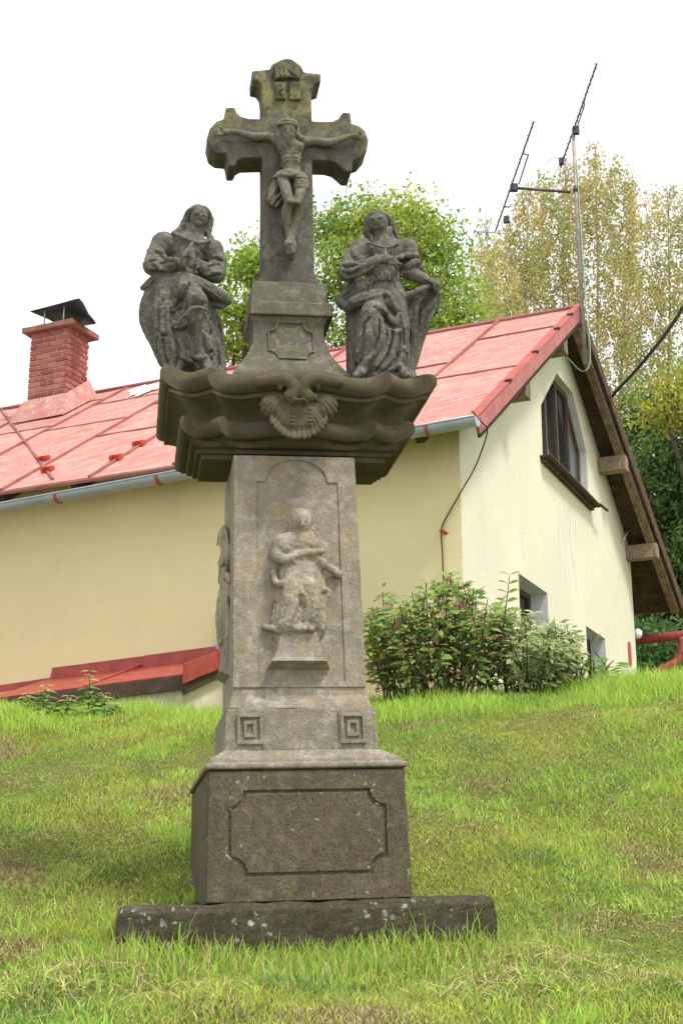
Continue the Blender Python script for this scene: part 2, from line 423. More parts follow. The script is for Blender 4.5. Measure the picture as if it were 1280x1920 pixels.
# --- plinth
pl = lofted('plinth', [(.695, .374, -.374, .42), (.895, .366, -.366, .41), (.905, .358, -.358, .40)], S_PLINTH, mon, .008, .008)
for sx in (-1, 1):
    cx = XC+sx*.25; w_ = .062; h0, h1 = .725, .872
    def rect(x0, x1, z0, z1): return [(x0, z0), (x1, z0), (x1, z1), (x0, z1)]
    bev(prism('meander_border', rect(cx-w_, cx+w_, h0, h1), [rect(cx-w_+.016, cx+w_-.016, h0+.018, h1-.018)], -.386, -.35, S_PLINTH, pl), .003)
    bev(prism('meander_border', rect(cx-.030, cx+.030, h0+.034, h1-.034), [rect(cx-.014, cx+.014, h0+.052, h1-.052)], -.384, -.35, S_PLINTH, pl), .003)
for x in (-.165, .205):
    box('joint_strip', (x-.004, -.378, .71), (x+.004, -.35, .885), S_PLINTH, pl)
# --- shaft
sh = lofted('shaft', [(.895, .352, -.352, .385), (.925, .345, -.345, .375), (.965, .333, -.330, .355), (1.0, .331, -.328, .35), (2.208, .315, -.292, .305)], S_SHAFT, mon, .007, .008, 5)
yf = lambda z: -.328+(z-1.0)*(.036/1.208)
arch = []
x0, x1, zs, zt = -.205+XC, .225+XC, 2.075, 2.185
for i in range(17):
    t = i/16; a = math.pi*(1-t)
    arch.append((XC+.008+.155*math.cos(a), zs+.0+(zt-zs)*math.sin(a)))
inner = [(x0, 1.03), (x1, 1.03), (x1-.005, zs-.012), (XC+.008+.165, zs-.012)]+arch[::-1]+[(XC+.008-.165, zs-.012), (x0+.005, zs-.012)]
fr = prism('panel_frame', [(XC-.327, 1.004), (XC+.327, 1.004), (XC+.312, 2.204), (XC-.312, 2.204)], [inner], -.009, .03, S_SHAFT, sh,
           lambda x, y, z: (x, y+yf(z), z)); bev(fr, .003)
# --- cornice: plan with forward cusps, mouldings carried round the sides
def wave(s):
    s = abs(s)
    if s > .66: t = (1-s)/.34; return 1-.85*math.sin(math.pi*t)**1.45
    if s > .13: t = (.66-s)/.53; return 1-.92*math.sin(math.pi*t**.62)**1.45
    return 1.
def cornice(levels, mat):
    bm = bmesh.new(); rings = []; ss = np.linspace(-1, 1, 91)
    for z, ins, amp in levels:
        hw = .705-ins; y0 = -.445+ins; y1 = .40-ins; r = []
        for s_ in ss: r.append((.028+s_*hw, y0-amp*wave(s_), z))
        ya = y0-amp*wave(1)
        for t in np.linspace(0, 1, 14)[1:]: r.append((.028+hw, ya+(y1-ya)*t, z))
        for t in np.linspace(0, 1, 14)[1:-1]: r.append((.028+hw-2*hw*t, y1, z))
        for t in np.linspace(0, 1, 14)[:-1]: r.append((.028-hw, y1+(ya-y1)*t, z))
        rings.append([bm.verts.new(p) for p in r])
    for a, b in zip(rings, rings[1:]):
        n = len(a)
        for i in range(n): bm.faces.new((a[i], a[(i+1) % n], b[(i+1) % n], b[i]))
    bm.faces.new(rings[0][::-1]); bm.faces.new(rings[-1])
    o = mesh_bm('cornice', bm, mat, mon)
    me = o.data
    for p in me.polygons: p.use_smooth = True
    m = o.modifiers.new('e', 'EDGE_SPLIT'); m.split_angle = math.radians(38)
    return rough(o, .006, .10, 1)
lv = [(2.204, .225, .0), (2.228, .218, .0), (2.229, .196, .0), (2.250, .192, .0), (2.251, .168, .035), (2.276, .160, .07), (2.277, .135, .08)]
for i in range(9):
    a = math.pi*i/8-math.pi/2; lv.append((2.331+.050*math.sin(a), .145-.045*math.cos(a), .085))
for i in range(7):
    t = i/6; lv.append((2.383+.082*t, .150-.085*t**2.2, .075))
lv += [(2.470, .045, .085), (2.490, .043, .09), (2.491, .060, .09)]
for i in range(11):
    a = math.pi*i/10-math.pi/2; lv.append((2.548+.056*math.sin(a), .052-.052*math.cos(a), .098))
lv += [(2.600, .085, .09), (2.585, .12, .08)]
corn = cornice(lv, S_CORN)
# --- carved shell and scroll ends on the cornice front
cl = Clay((-.33, -.62, 2.22), (.38, -.36, 2.68), .0048)
def qs(x, y, d): return mloc(470+x/7.11, 680+y/7.11, -.46-d)
us = .00036
for m in (0, 1):
    X = (lambda x: x) if m == 0 else (lambda x: 1280-x)
    cl.tube([qs(X(120), 262, .045), qs(X(280), 235, .055), qs(X(430), 225, .062), qs(X(540), 275, .066), qs(X(575), 370, .062), qs(X(535), 455, .055)],
            [88*us, 98*us, 104*us, 100*us, 92*us, 112*us], .008, n=5)
    cl.ell(qs(X(392), 338, .052), (40*us, .026, 50*us), .008)
    cl.tube([qs(X(470), 290, .11), qs(X(455), 370, .11), qs(X(400), 415, .11)], 16*us, .004, 'd')
    cl.ell(qs(X(285), 585, .012), (165*us, .040, 190*us), .012, rot=.5 if m == 0 else -.5)
cl.ell(qs(640, 690, .016), (370*us, .040, 310*us), .012)
for m in (0, 1):
    X = (lambda x: x) if m == 0 else (lambda x: 1280-x)
    for i, (ex_, ey_) in enumerate(((165, 500), (140, 570), (150, 645), (205, 715), (270, 770))):
        cl.fold([qs(X(430), 430+i*12, .035), qs(X((430+ex_)/2-20), (430+ey_)/2-20, .055), qs(X(ex_), ey_, .040)], [14*us, 24*us, 30*us], .004, 3, 1., .15)
for i in range(13):
    a_ = math.radians(205-i*19.2+ (0)); ex_ = 640-math.cos(math.radians(28+i*10.3))*390; ey_ = 640+math.sin(math.radians(28+i*10.3))*365
    sx_ = 570+i*12
    cl.fold([qs(sx_, 490, .03), qs((sx_+ex_)/2, (490+ey_)/2, .060), qs(ex_, ey_, .048)], [16*us, 27*us, 36*us], .004, 3, 1., .12)
for cx_ in (545, 785):
    for y_ in range(620, 880, 52): cl.ell(cl.hit(qs(cx_+(y_-620)*.02, y_, .072)), (34*us, .010, 17*us), .004)
cl.noise(.0006, .03, 3)
V, Q = cl.mesh(0); mesh_np('scallop_shell', V, Q, S_CORN, corn, True)
# --- pedestal of the cross
ped = lofted('pedestal', [(2.575, .318, -.262, .26), (2.675, .312, -.255, .255), (2.70, .300, -.245, .245), (2.715, .288, -.235, .235), (2.76, .258, -.21, .21), (2.82, .222, -.182, .182),
                          (2.88, .200, -.165, .165), (2.945, .190, -.155, .155), (3.0, .192, -.157, .157), (3.035, .206, -.168, .168), (3.048, .216, -.172, .172)], S_PED, mon, 0, .007, 4)
cpl = [(3.045, .228, -.19, .19, .034), (3.122, .226, -.188, .188, .034), (3.128, .218, -.178, .178, .03)]
lofted('pedestal_band', cpl, S_PED, mon, .008, .007)
lofted('pedestal_cap', [(3.124, .212, -.160, .160, .024), (3.258, .204, -.155, .155, .028)], S_PED, mon, .007, .007)
def curve_y(z):
    zz = [2.70, 2.76, 2.82, 2.88, 2.945, 3.0, 3.035]; yy = [-.245, -.21, -.182, -.165, -.155, -.157, -.168]
    return float(np.interp(z, zz, yy))
out_ = notched(XC-.115, XC+.135, 2.785, 3.015, .05); in_ = notched(XC-.107, XC+.127, 2.793, 3.007, .05)
def dens(lp, n=4):
    r = []
    for i in range(len(lp)):
        a = np.array(lp[i]); b = np.array(lp[(i+1) % len(lp)])
        for t in range(n): r.append(tuple(a+(b-a)*t/n))
    return r
prism('cartouche_border', dens(out_), [dens(in_)], -.010, .012, S_PED, ped, lambda x, y, z: (x, y+curve_y(z), z))
# --- cross
def z1(x, y): q = mloc(360+x/3.5556, 90+y/3.5556, -.09); return (q[0], q[2])
oc = [(405, 1555), (450, 1530), (466, 1480), (472, 1000), (470, 728), (335, 732), (303, 750), (287, 785), (243, 785), (228, 705), (165, 700), (118, 665), (100, 600), (118, 535), (165, 485), (212, 470),
      (225, 395), (285, 395), (302, 432), (330, 455), (380, 468), (465, 470), (470, 320), (463, 255), (440, 222), (402, 215), (400, 150), (520, 138), (532, 108), (570, 87), (630, 80), (690, 92), (730, 122),
      (745, 158), (858, 170), (858, 228), (820, 240), (800, 270), (795, 340), (800, 485), (885, 488), (940, 486), (975, 468), (1005, 425), (1055, 430), (1062, 500), (1110, 515), (1155, 555), (1175, 610), (1165, 680), (1122, 728),
      (1072, 742), (1065, 820), (1022, 820), (990, 790), (955, 762), (905, 748), (800, 745), (808, 1000), (815, 1480), (830, 1530), (860, 1560)]
ocl = [z1(*p) for p in oc]
zz_ = min(p[1] for p in ocl)
ocl = [(p[0], p[1] if p[1] > zz_+.02 else 3.252) for p in ocl]
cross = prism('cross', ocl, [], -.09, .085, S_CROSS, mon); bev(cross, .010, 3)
# INRI scroll
def zi(x, y): q = mloc(470+x/9.143, 100+y/9.143, -.11); return (q[0], q[2])
def quad(x0, y0, x1, y1): return [zi(x0, y1), zi(x1, y1), zi(x1, y0), zi(x0, y0)]
scr = prism('title_scroll', [zi(*p) for p in ((415, 450), (640, 435), (850, 450), (840, 330), (820, 215), (700, 130), (600, 115), (480, 150), (400, 250))], [], -.128, -.08, S_CROSS, cross); bev(scr, .006)
bev(prism('title_scroll', quad(420, 490, 605, 780), [], -.115, -.08, S_CROSS, cross), .006)
bev(prism('title_scroll', quad(670, 490, 855, 790), [], -.115, -.08, S_CROSS, cross), .006)
def stroke(pts, w_, y0):
    for (ax, ay), (bx, by) in zip(pts, pts[1:]):
        a = np.array(zi(ax, ay)); b = np.array(zi(bx, by)); d = b-a; n_ = np.array([-d[1], d[0]])/np.linalg.norm(d)*w_
        prism('letter_stroke', [tuple(a-n_), tuple(b-n_), tuple(b+n_), tuple(a+n_)], [], y0, y0+.02, S_CROSS, cross)
stroke([(520, 240), (520, 410)], .0045, -.135)                                           # I
stroke([(600, 410), (600, 250), (760, 410), (760, 240)], .0045, -.135)                   # N
stroke([(460, 740), (460, 530), (550, 560), (545, 620), (470, 640), (560, 740)], .0042, -.121)   # R
stroke([(765, 740), (765, 530)], .0042, -.121)                                           # I

# ------------------------------------------------------------------ the figure on the cross
c = Clay((-.42, -.26, 3.40), (.52, -.05, 4.34), .0042)
q = lambda x, y, d: mloc(360+x/3.5556, 90+y/3.5556, -.09-d)
u = .00083
c.tube([q(655, 660, .05), q(660, 740, .055), q(668, 830, .05)], [74*u, 68*u, 56*u], .02, fl=1.4)              # trunk
c.ell(q(612, 655, .072), (46*u, .034, 36*u), .025); c.ell(q(702, 660, .072), (46*u, .034, 36*u), .025)
c.ell(q(655, 745, .115), (38*u, .02, 48*u), .012, 'd')                                                        # hollow belly
for dy in (0, 26, 52):
    for sx in (-1, 1): c.tube([q(660+sx*22, 694+dy, .098), q(660+sx*62, 714+dy, .074)], 6*u, .014)
c.tube([q(590, 625, .045), q(520, 592, .03), q(410, 590, .03), q(330, 568, .035), q(275, 556, .035), q(225, 558, .03)], [38*u, 28*u, 28*u, 22*u, 18*u, 14*u], .015, n=4)
c.tube([q(735, 625, .045), q(815, 622, .03), q(905, 632, .03), q(985, 610, .035), q(1055, 588, .035), q(1085, 588, .03)], [38*u, 28*u, 30*u, 23*u, 18*u, 14*u], .015, n=4)
for hx, hy, sg in ((222, 562, -1), (1092, 590, 1)):
    c.ell(q(hx, hy, .035), (28*u, .02, 24*u), .008)
    for i in range(4):
        a = -.35+.22*i
        c.tube([q(hx+sg*15, hy+8*(i-1), .035), q(hx+sg*45, hy+10*(i-1)-5, .05), q(hx+sg*(66-abs(i-1.5)*6), hy+9*(i-1.5)-4, .035)], [8*u, 7.5*u, 6*u], .003)
    c.tube([q(hx, hy-16, .045), q(hx+sg*30, hy-30, .055)], [9*u, 7*u], .004)
c.tube([q(650, 640, .065), q(642, 585, .085)], [36*u, 34*u], .012)                                            # neck
c.ell(q(638, 545, .105), (50*u, .052, 66*u), .008, rot=.08)                                                   # head
for s_ in range(-3, 4):                                                                                        # hair and thorn crown
    c.tube([q(638+s_*16, 478+abs(s_)*5, .10), q(638+s_*20, 498+abs(s_)*4, .135-abs(s_)*.006)], 15*u, .004)
c.tube([q(572, 520, .09), q(600, 492, .13), q(640, 484, .15), q(680, 494, .13), q(700, 522, .09)], 13*u, .004, n=3)
c.tube([q(570, 512, .09), q(600, 505, .14), q(640, 500, .155), q(680, 508, .14), q(702, 535, .09)], 10*u, .003, n=3)
c.tube([q(578, 520, .085), q(580, 580, .085), q(592, 640, .09)], [22*u, 22*u, 14*u], .006, n=3)
c.tube([q(695, 525, .085), q(700, 575, .085), q(722, 600, .085), q(738, 590, .08)], [22*u, 22*u, 17*u, 11*u], .006, n=3)
c.tube([q(640, 528, .152), q(638, 560, .158)], [6*u, 9*u], .006)                                              # nose
c.ell(q(618, 540, .157), (12*u, .009, 8*u), .006, 'd'); c.ell(q(660, 543, .157), (12*u, .009, 8*u), .006, 'd')
c.tube([q(622, 582, .150), q(640, 588, .156), q(658, 583, .150)], 4*u, .003, 'd')
c.tube([q(640, 594, .112), q(640, 628, .108)], [36*u, 20*u], .012)                                            # beard
c.tube([q(640, 640, .07), q(640, 600, .08)], 40*u, .02)
# loin cloth
c.tube([q(585, 848, .06), q(650, 835, .10), q(735, 862, .07)], [30*u, 36*u, 34*u], .012)
c.tube([q(548, 860, .05), q(600, 842, .105), q(655, 850, .12), q(700, 842, .11), q(755, 880, .07)], 13*u, .004, n=4)
for i, yy in enumerate((868, 890, 910, 928)):
    c.tube([q(690, yy-4, .10), q(725, yy-8, .12), q(768, yy, .07)], 11*u, .003, n=3)
c.tube([q(700, 870, .06), q(735, 910, .06)], [40*u, 42*u], .012)
c.tube([q(565, 890, .02), q(540, 950, .02), q(535, 1010, .03), q(560, 1040, .03)], [26*u, 34*u, 34*u, 22*u], .01)
c.tube([q(560, 930, .055), q(530, 985, .06)], 8*u, .003); c.tube([q(590, 970, .055), q(530, 1040, .055)], 10*u, .003); c.tube([q(600, 1000, .05), q(560, 1055, .05)], 9*u, .003)
# legs
c.tube([q(608, 880, .07), q(628, 955, .11), q(648, 1022, .125)], [38*u, 38*u, 30*u], .010)
c.tube([q(648, 1030, .115), q(630, 1100, .08), q(640, 1190, .06), q(650, 1275, .06)], [29*u, 36*u, 27*u, 20*u], .012, n=3)
c.tube([q(722, 920, .07), q(716, 980, .10), q(703, 1030, .115)], [40*u, 38*u, 29*u], .010)
c.tube([q(703, 1040, .10), q(703, 1100, .06), q(682, 1190, .045), q(665, 1275, .045)], [28*u, 34*u, 25*u, 20*u], .012, n=3)
c.ell(q(650, 1022, .15), (18*u, .012, 16*u), .008); c.ell(q(706, 1030, .14), (18*u, .012, 16*u), .008)
c.tube([q(652, 1275, .06), q(640, 1310, .085), q(655, 1355, .075)], [24*u, 30*u, 24*u], .008)                 # crossed feet
c.tube([q(665, 1280, .05), q(675, 1320, .06), q(668, 1360, .06)], [22*u, 24*u, 18*u], .008)
for i in range(5): c.tube([q(630+i*13, 1352, .08), q(634+i*12, 1372-abs(i-1)*3, .08)], 7*u, .003)
c.ell(q(652, 1305, .125), (9*u, .012, 9*u), .004)
c.tube([q(660, 1385, .01), q(660, 1360, .03)], 26*u, .008)
for dy in range(5):
    for sx in (-1, 1): c.fold([q(660+sx*14, 690+dy*17, .1), q(660+sx*40, 694+dy*18, .1), q(660+sx*66, 712+dy*18, .08)], [3*u, 5*u, 4*u], .004, 3, 1., .1)
c.feat([q(660, 665, .1), q(662, 720, .1)], 5*u, .006, 'd', 0.); c.feat([q(600, 690, .1), q(640, 684, .1)], 4*u, .005, 'd', 0.); c.feat([q(676, 686, .1), q(716, 694, .1)], 4*u, .005, 'd', 0.)
c.noise(.0006, .02, 5)
V, Q = c.mesh(0); mesh_np('crucified_figure', V, Q, S_CORP, cross, True)

# ------------------------------------------------------------------ relief saint on the shaft
def relief(name, y0, u=.00048, seed=11):
    c = Clay((-.30, y0-.14, 1.05), (.30, y0+.03, 2.02), .005)
    q = lambda x, y, d: mloc(480+x/5.82, 940+y/5.82, y0-d)
    c.ell(q(500, 225, .030), (105*u, .062, 130*u), .008)                   # head
    c.tube([q(390, 320, .01), q(385, 200, .025), q(440, 118, .04), q(520, 108, .04), q(600, 160, .03), q(618, 300, .01)], [26*u, 30*u, 30*u, 30*u, 30*u, 22*u], .012, n=3)
    c.tube([q(500, 205, .090), q(500, 262, .096)], [10*u, 15*u], .006)
    c.ell(q(455, 230, .092), (24*u, .012, 14*u), .004, 'd'); c.ell(q(548, 232, .092), (24*u, .012, 14*u), .004, 'd')
    c.tube([q(470, 300, .093), q(530, 298, .093)], 8*u, .003, 'd')
    c.tube([q(500, 340, .03), q(470, 420, .02)], [70*u, 90*u], .02)
    c.ell(q(440, 470, .005), (240*u, .065, 140*u), .02)                    # shoulders
    c.ell(q(300, 480, .03), (115*u, .05, 120*u), .015)
    c.tube([q(260, 480, .03), q(225, 590, .04), q(320, 640, .055), q(460, 585, .06), q(620, 555, .065), q(720, 545, .06)], [70*u, 62*u, 55*u, 46*u, 40*u, 34*u], .012, n=4)
    c.tube([q(640, 600, .04), q(730, 680, .045), q(800, 730, .035)], [56*u, 50*u, 30*u], .012)
    c.tube([q(800, 720, .03), q(900, 790, .01)], [40*u, 46*u], .008)
    c.ell(q(480, 660, .01), (150*u, .055, 110*u), .02)
    c.ell(q(500, 850, .015), (210*u, .065, 240*u), .03)
    c.tube([q(480, 850, .0), q(450, 1150, .0), q(430, 1380, .0)], [230*u, 240*u, 260*u], .03, fl=2.2)
    c.tube([q(620, 950, .0), q(640, 1350, .0)], [120*u, 120*u], .03, fl=2.0)
    c.ell(q(500, 400, .0), (120*u, .05, 140*u), .03)
    c.tube([q(190, 760, .02), q(215, 880, .035), q(300, 890, .065), q(420, 800, .07), q(470, 830, .06)], [30*u, 36*u, 34*u, 28*u, 22*u], .008, n=4)
    c.tube([q(400, 930, .05), q(370, 1100, .055), q(340, 1350, .03)], [100*u, 100*u, 110*u], .02)
    c.tube([q(560, 950, .04), q(600, 1150, .035), q(600, 1330, .02)], [120*u, 100*u, 110*u], .02)
    c.tube([q(470, 880, .08), q(480, 980, .085), q(530, 1020, .08)], [26*u, 32*u, 26*u], .006)
    c.ell(q(510, 1030, .10), (42*u, .02, 16*u), .004, 'd')
    c.tube([q(700, 960, .03), q(790, 985, .03), q(740, 1120, .015), q(700, 1300, .015)], [30*u, 34*u, 36*u, 40*u], .01, n=3)
    for i, (xa, ya, xb, yb) in enumerate(((380, 1000, 300, 1370), (450, 1080, 350, 1360), (500, 1100, 420, 1340), (560, 1060, 520, 1300), (620, 1080, 600, 1350), (670, 1050, 670, 1370), (240, 1050, 210, 1380), (200, 1060, 185, 1300), (280, 1180, 250, 1380))):
        c.fold([q(xa, ya, .055), q((xa+xb)/2+12, (ya+yb)/2, .066), q(xb, yb, .05)], [8*u, 14*u, 16*u], .007)
    c.tube([q(90, 1370, .01), q(190, 1390, .035), q(260, 1420, .04), q(380, 1380, .06), q(480, 1370, .06), q(620, 1360, .05), q(710, 1390, .03)], [30*u, 34*u, 26*u, 26*u, 30*u, 30*u, 22*u], .008, n=3)
    for x in (440, 520, 600): c.ell(q(x, 1400, .06), (36*u, .03, 36*u), .008)
    # corbel
    pts = [(270, 1450), (255, 1520), (225, 1640), (190, 1730), (165, 1775)]
    for i, (xl, yl) in enumerate(pts):
        pass
    c.tube([q(300, 1460, .0), q(640, 1460, .0)], 48*u, .01)
    c.noise(.0011, .03, seed)
    V, Q = c.mesh(1); return V, Q
V, Q = relief('r', -.322)
rel = mesh_np('relief_saint', V, Q, S_SHAFT, sh, True)
def corbel(parent, mat):
    z = lambda x, y: mloc(480+x/5.82, 940+y/5.82, -.335)
    rows = [(1440, 270, 650, .050), (1490, 262, 660, .052), (1560, 240, 675, .056), (1640, 215, 695, .062), (1720, 185, 725, .07), (1760, 165, 745, .085), (1768, 160, 750, .088), (1830, 120, 800, .010)]
    bm = bmesh.new(); R_ = []
    for y, xa, xb, d in rows:
        a = z(xa, y); b = z(xb, y)
        R_.append([bm.verts.new((a[0]-(.012 if d > .01 else 0), -.30, a[2])), bm.verts.new((a[0], -.325-d, a[2])), bm.verts.new((b[0], -.325-d, b[2])), bm.verts.new((b[0]+.012, -.30, b[2]))])
    for a, b in zip(R_, R_[1:]):
        for i in range(3): bm.faces.new((a[i], a[i+1], b[i+1], b[i]))
    bm.faces.new(R_[0]); bm.faces.new(R_[-1][::-1])
    return rough(bev(mesh_bm('corbel', bm, mat, parent), .004), .006, .06, 2)
cb = corbel(sh, S_SHAFT)
# the flanks carry reliefs of the same size, seen edge-on
for sgn in (-1, 1):
    for src in (rel, cb):
        o = src.copy(); link(o, sh); o.rotation_euler = (0, 0, sgn*math.pi/2); o.scale = (1, .62, 1); o.location = (XC+sgn*.122, .03, 0)
# ================================================================== statue of the praying woman (left)
def statue_obj(name, V, Q, label, group=None):
    base = V[:, 2].min(); cx, cy = V[:, 0].mean(), V[:, 1].mean()
    off = np.array([cx, cy, base])
    wl = MM @ Vector(off)
    o = mesh_np(name, V-off, Q, S_STAT, None, True)
    o.location = wl; o.rotation_euler = MM.to_euler()
    return tag(o, label, 'statue', 'mourner statues beside the cross')
c = Clay((-.84, -.44, 2.57), (-.20, .06, 3.72), .0042)
q = lambda x, y, d: mloc(240+x/5.645, 370+y/5.645, -.17-d)
u = .00051
# body core
c.tube([q(650, 560, .0), q(610, 760, .0), q(560, 950, .0)], [200*u, 170*u, 190*u], .03, fl=1.15)
c.ell(q(600, 1050, .0), (240*u, .13, 260*u), .04)
c.tube([q(570, 980, .02), q(570, 1250, .025), q(620, 1550, .02), q(690, 1850, .02)], [260*u, 290*u, 270*u, 250*u], .04, fl=1.45)
# shoulders, arms
c.ell(q(390, 500, .01), (130*u, .075, 120*u), .03); c.ell(q(880, 560, .01), (120*u, .07, 110*u), .03)
c.tube([q(370, 480, .02), q(300, 600, .035), q(255, 720, .05)], [105*u, 102*u, 92*u], .025)
c.tube([q(255, 735, .055), q(400, 730, .10), q(545, 690, .14)], [88*u, 80*u, 52*u], .015)
c.tube([q(900, 560, .02), q(950, 680, .035), q(930, 800, .055)], [100*u, 98*u, 100*u], .025)
c.tube([q(930, 815, .06), q(830, 770, .11), q(735, 705, .145)], [96*u, 84*u, 52*u], .015)
for (xa, ya, xb, yb, d1, d2) in ((240, 660, 400, 650, .09, .135), (230, 760, 430, 790, .09, .12), (330, 690, 500, 660, .13, .155), (960, 700, 850, 720, .10, .145), (980, 800, 830, 830, .11, .135), (900, 640, 1000, 660, .10, .075), (300, 560, 400, 640, .10, .10), (280, 700, 350, 790, .13, .11)):
    c.fold([q(xa, ya, d1), q((xa+xb)/2, (ya+yb)/2-15, max(d1, d2)), q(xb, yb, d2)], [12*u, 20*u, 12*u])
c.tube([q(505, 640, .16), q(560, 715, .16), q(555, 760, .13)], 16*u, .006); c.tube([q(745, 650, .165), q(735, 740, .165), q(700, 775, .15)], 16*u, .006)
# praying hands
for sx, d0 in ((-1, .0), (1, .0)):
    b = 640+sx*40
    c.tube([q(b-10, 720, .165), q(b-2, 640, .175), q(655+sx*22, 570, .175)], [36*u, 38*u, 34*u], .008)
    for i in range(4):
        c.tube([q(640+sx*(18+i*5), 590, .185-i*.012), q(662+sx*(12+i*4), 530, .182-i*.011), q(683+sx*6, 472+i*9, .172-i*.011)], [13*u, 13*u, 9*u], .003)
    c.tube([q(630+sx*20, 620, .20), q(650+sx*8, 560, .205)], [13*u, 10*u], .003)
# neck, head, veil
c.tube([q(680, 470, .02), q(725, 320, .03)], [110*u, 92*u], .02); c.tube([q(680, 430, -.04), q(740, 260, -.03)], [130*u, 105*u], .03, fl=1.3)
c.ell(q(755, 215, .062), (94*u, .058, 116*u), .008, rot=-.18)
c.tube([q(640, 380, -.02), q(620, 260, .0), q(640, 160, .02), q(735, 112, .045), q(830, 130, .03), (q(870, 230, .0)), q(850, 360, -.02)], [44*u, 36*u, 34*u, 30*u, 30*u, 32*u, 36*u], .010, n=4)
c.tube([q(600, 260, .0), q(560, 330, .0), q(490, 400, .02)], [34*u, 36*u, 36*u], .016); c.tube([q(878, 250, -.01), q(845, 380, -.01), q(880, 450, .0)], [28*u, 32*u, 36*u], .016)
c.ell(q(745, 200, -.04), (125*u, .06, 130*u), .02)
c.feat([q(768, 188, .108), q(775, 232, .115)], [8*u, 13*u], .006, sink=-.1)
c.feat([q(700, 174, .105), q(748, 166, .115)], 9*u); c.feat([q(790, 180, .11), q(830, 197, .095)], 9*u)
c.feat([q(716, 190, .113), q(742, 188, .113)], 10*u, .004, 'd', 0.); c.feat([q(796, 204, .113), q(820, 210, .113)], 10*u, .004, 'd', 0.)
c.feat([q(735, 250, .116), q(773, 258, .116)], 7*u, .003, 'd', 0.); c.feat([q(735, 266, .114), q(772, 274, .115)], 8*u, .004)
c.ell(q(742, 290, .078), (36*u, .026, 26*u), .020)
c.tube([q(478, 372, .06), q(560, 420, .095), q(650, 455, .11), q(760, 478, .11), q(865, 462, .085)], [20*u, 24*u, 22*u, 24*u, 18*u], .006, n=4)
# mantle: right roll, left flaps, back sheets
c.tube([q(560, 830, .12), q(660, 850, .14), q(800, 930, .13), q(930, 1020, .09), q(1045, 1085, .04)], [40*u, 48*u, 62*u, 76*u, 52*u], .012, n=4)
c.tube([q(900, 1100, .04), q(980, 1150, .03), q(1060, 1100, .03)], [60*u, 40*u, 36*u], .012)
c.tube([q(690, 870, .185), q(830, 960, .18), q(980, 1070, .12)], 12*u, .006, n=3)
c.tube([q(400, 850, .06), q(280, 880, .03), q(158, 958, .0)], [74*u, 62*u, 30*u], .012); c.tube([q(330, 900, .03), q(230, 1000, -.01)], [50*u, 36*u], .012)
c.tube([q(270, 870, .07), q(170, 960, .02)], 9*u, .005)
c.tube([q(330, 960, .0), q(220, 1100, -.02), q(165, 1270, -.03), q(215, 1400, -.03), q(300, 1560, -.03), q(370, 1740, -.03)], [80*u, 80*u, 50*u, 60*u, 60*u, 50*u], .02, n=3)
c.fold([q(340, 930, .06), q(215, 1080, .03), q(150, 1230, .0)], [18*u, 20*u, 14*u])
c.fold([q(240, 1120, .03), q(170, 1310, .005), q(280, 1440, .01)], [16*u, 16*u, 14*u])
c.tube([q(880, 1180, -.05), q(940, 1450, -.06), q(985, 1880, -.06)], [80*u, 80*u, 60*u], .02)
c.fold([q(900, 1200, .02), q(960, 1480, .0), q(1010, 1860, -.02)], [14*u, 18*u, 12*u])
c.tube([q(330, 980, .0), q(290, 1250, -.01), q(370, 1500, -.02), q(480, 1800, -.03)], [120*u, 130*u, 110*u, 90*u], .03, fl=1.3)
c.tube([q(700, 1150, .02), q(760, 1450, .02), q(800, 1850, .0)], [170*u, 170*u, 150*u], .03, fl=1.3)
# left (standing) leg under the skirt
c.tube([q(430, 960, .06), q(380, 1200, .075), q(390, 1450, .055), q(450, 1800, .03)], [120*u, 118*u, 100*u, 70*u], .03)
# bent leg
c.tube([q(560, 930, .09), q(660, 1000, .15), q(735, 1085, .185)], [120*u, 112*u, 92*u], .03)
c.tube([q(740, 1110, .175), q(775, 1380, .145), q(790, 1690, .11)], [92*u, 92*u, 80*u], .03)
c.ell(q(745, 1075, .22), (70*u, .03, 60*u), .02)
# folds
c.fold([q(640, 880, .185), q(590, 950, .20), q(545, 1040, .19), q(470, 1165, .165)], [18*u, 26*u, 30*u, 22*u])
c.ell(q(520, 1165, .185), (52*u, .03, 30*u), .006, 'd', rot=.5)
c.fold([q(430, 1180, .145), q(480, 1200, .165), q(560, 1150, .185)], [14*u, 18*u, 14*u])
c.tube([q(840, 1200, .215), q(760, 1170, .245), q(670, 1185, .24), q(600, 1270, .21), q(520, 1345, .17), q(460, 1300, .155)], [16*u, 22*u, 24*u, 26*u, 24*u, 14*u], .006, n=4)
c.fold([q(500, 1390, .15), q(570, 1380, .19), q(640, 1350, .20)], [12*u, 20*u, 14*u])
c.ell(q(570, 1440, .175), (60*u, .05, 60*u), .012, 'd'); c.ell(q(590, 1290, .215), (40*u, .014, 20*u), .004, 'd', rot=.8)
c.fold([q(690, 1320, .22), q(660, 1480, .20), q(680, 1650, .16), q(620, 1740, .13)], [12*u, 20*u, 24*u, 18*u])
c.fold([q(810, 1220, .225), q(870, 1340, .20), q(880, 1500, .17), q(840, 1650, .16)], [12*u, 18*u, 20*u, 16*u])
c.fold([q(830, 1480, .205), q(860, 1600, .19), q(890, 1690, .15)], [16*u, 26*u, 16*u])
c.fold([q(685, 1690, .14), q(760, 1715, .185), q(840, 1700, .185), q(900, 1660, .14)], [16*u, 26*u, 26*u, 16*u])
c.fold([q(360, 1060, .155), q(300, 1240, .15), q(320, 1420, .13)], [12*u, 18*u, 12*u])
c.fold([q(350, 1400, .145), q(390, 1440, .15), q(460, 1410, .13)], [10*u, 18*u, 10*u])
c.fold([q(430, 1180, .16), q(440, 1400, .145), q(500, 1620, .11), q(470, 1790, .08)], [14*u, 22*u, 24*u, 20*u])
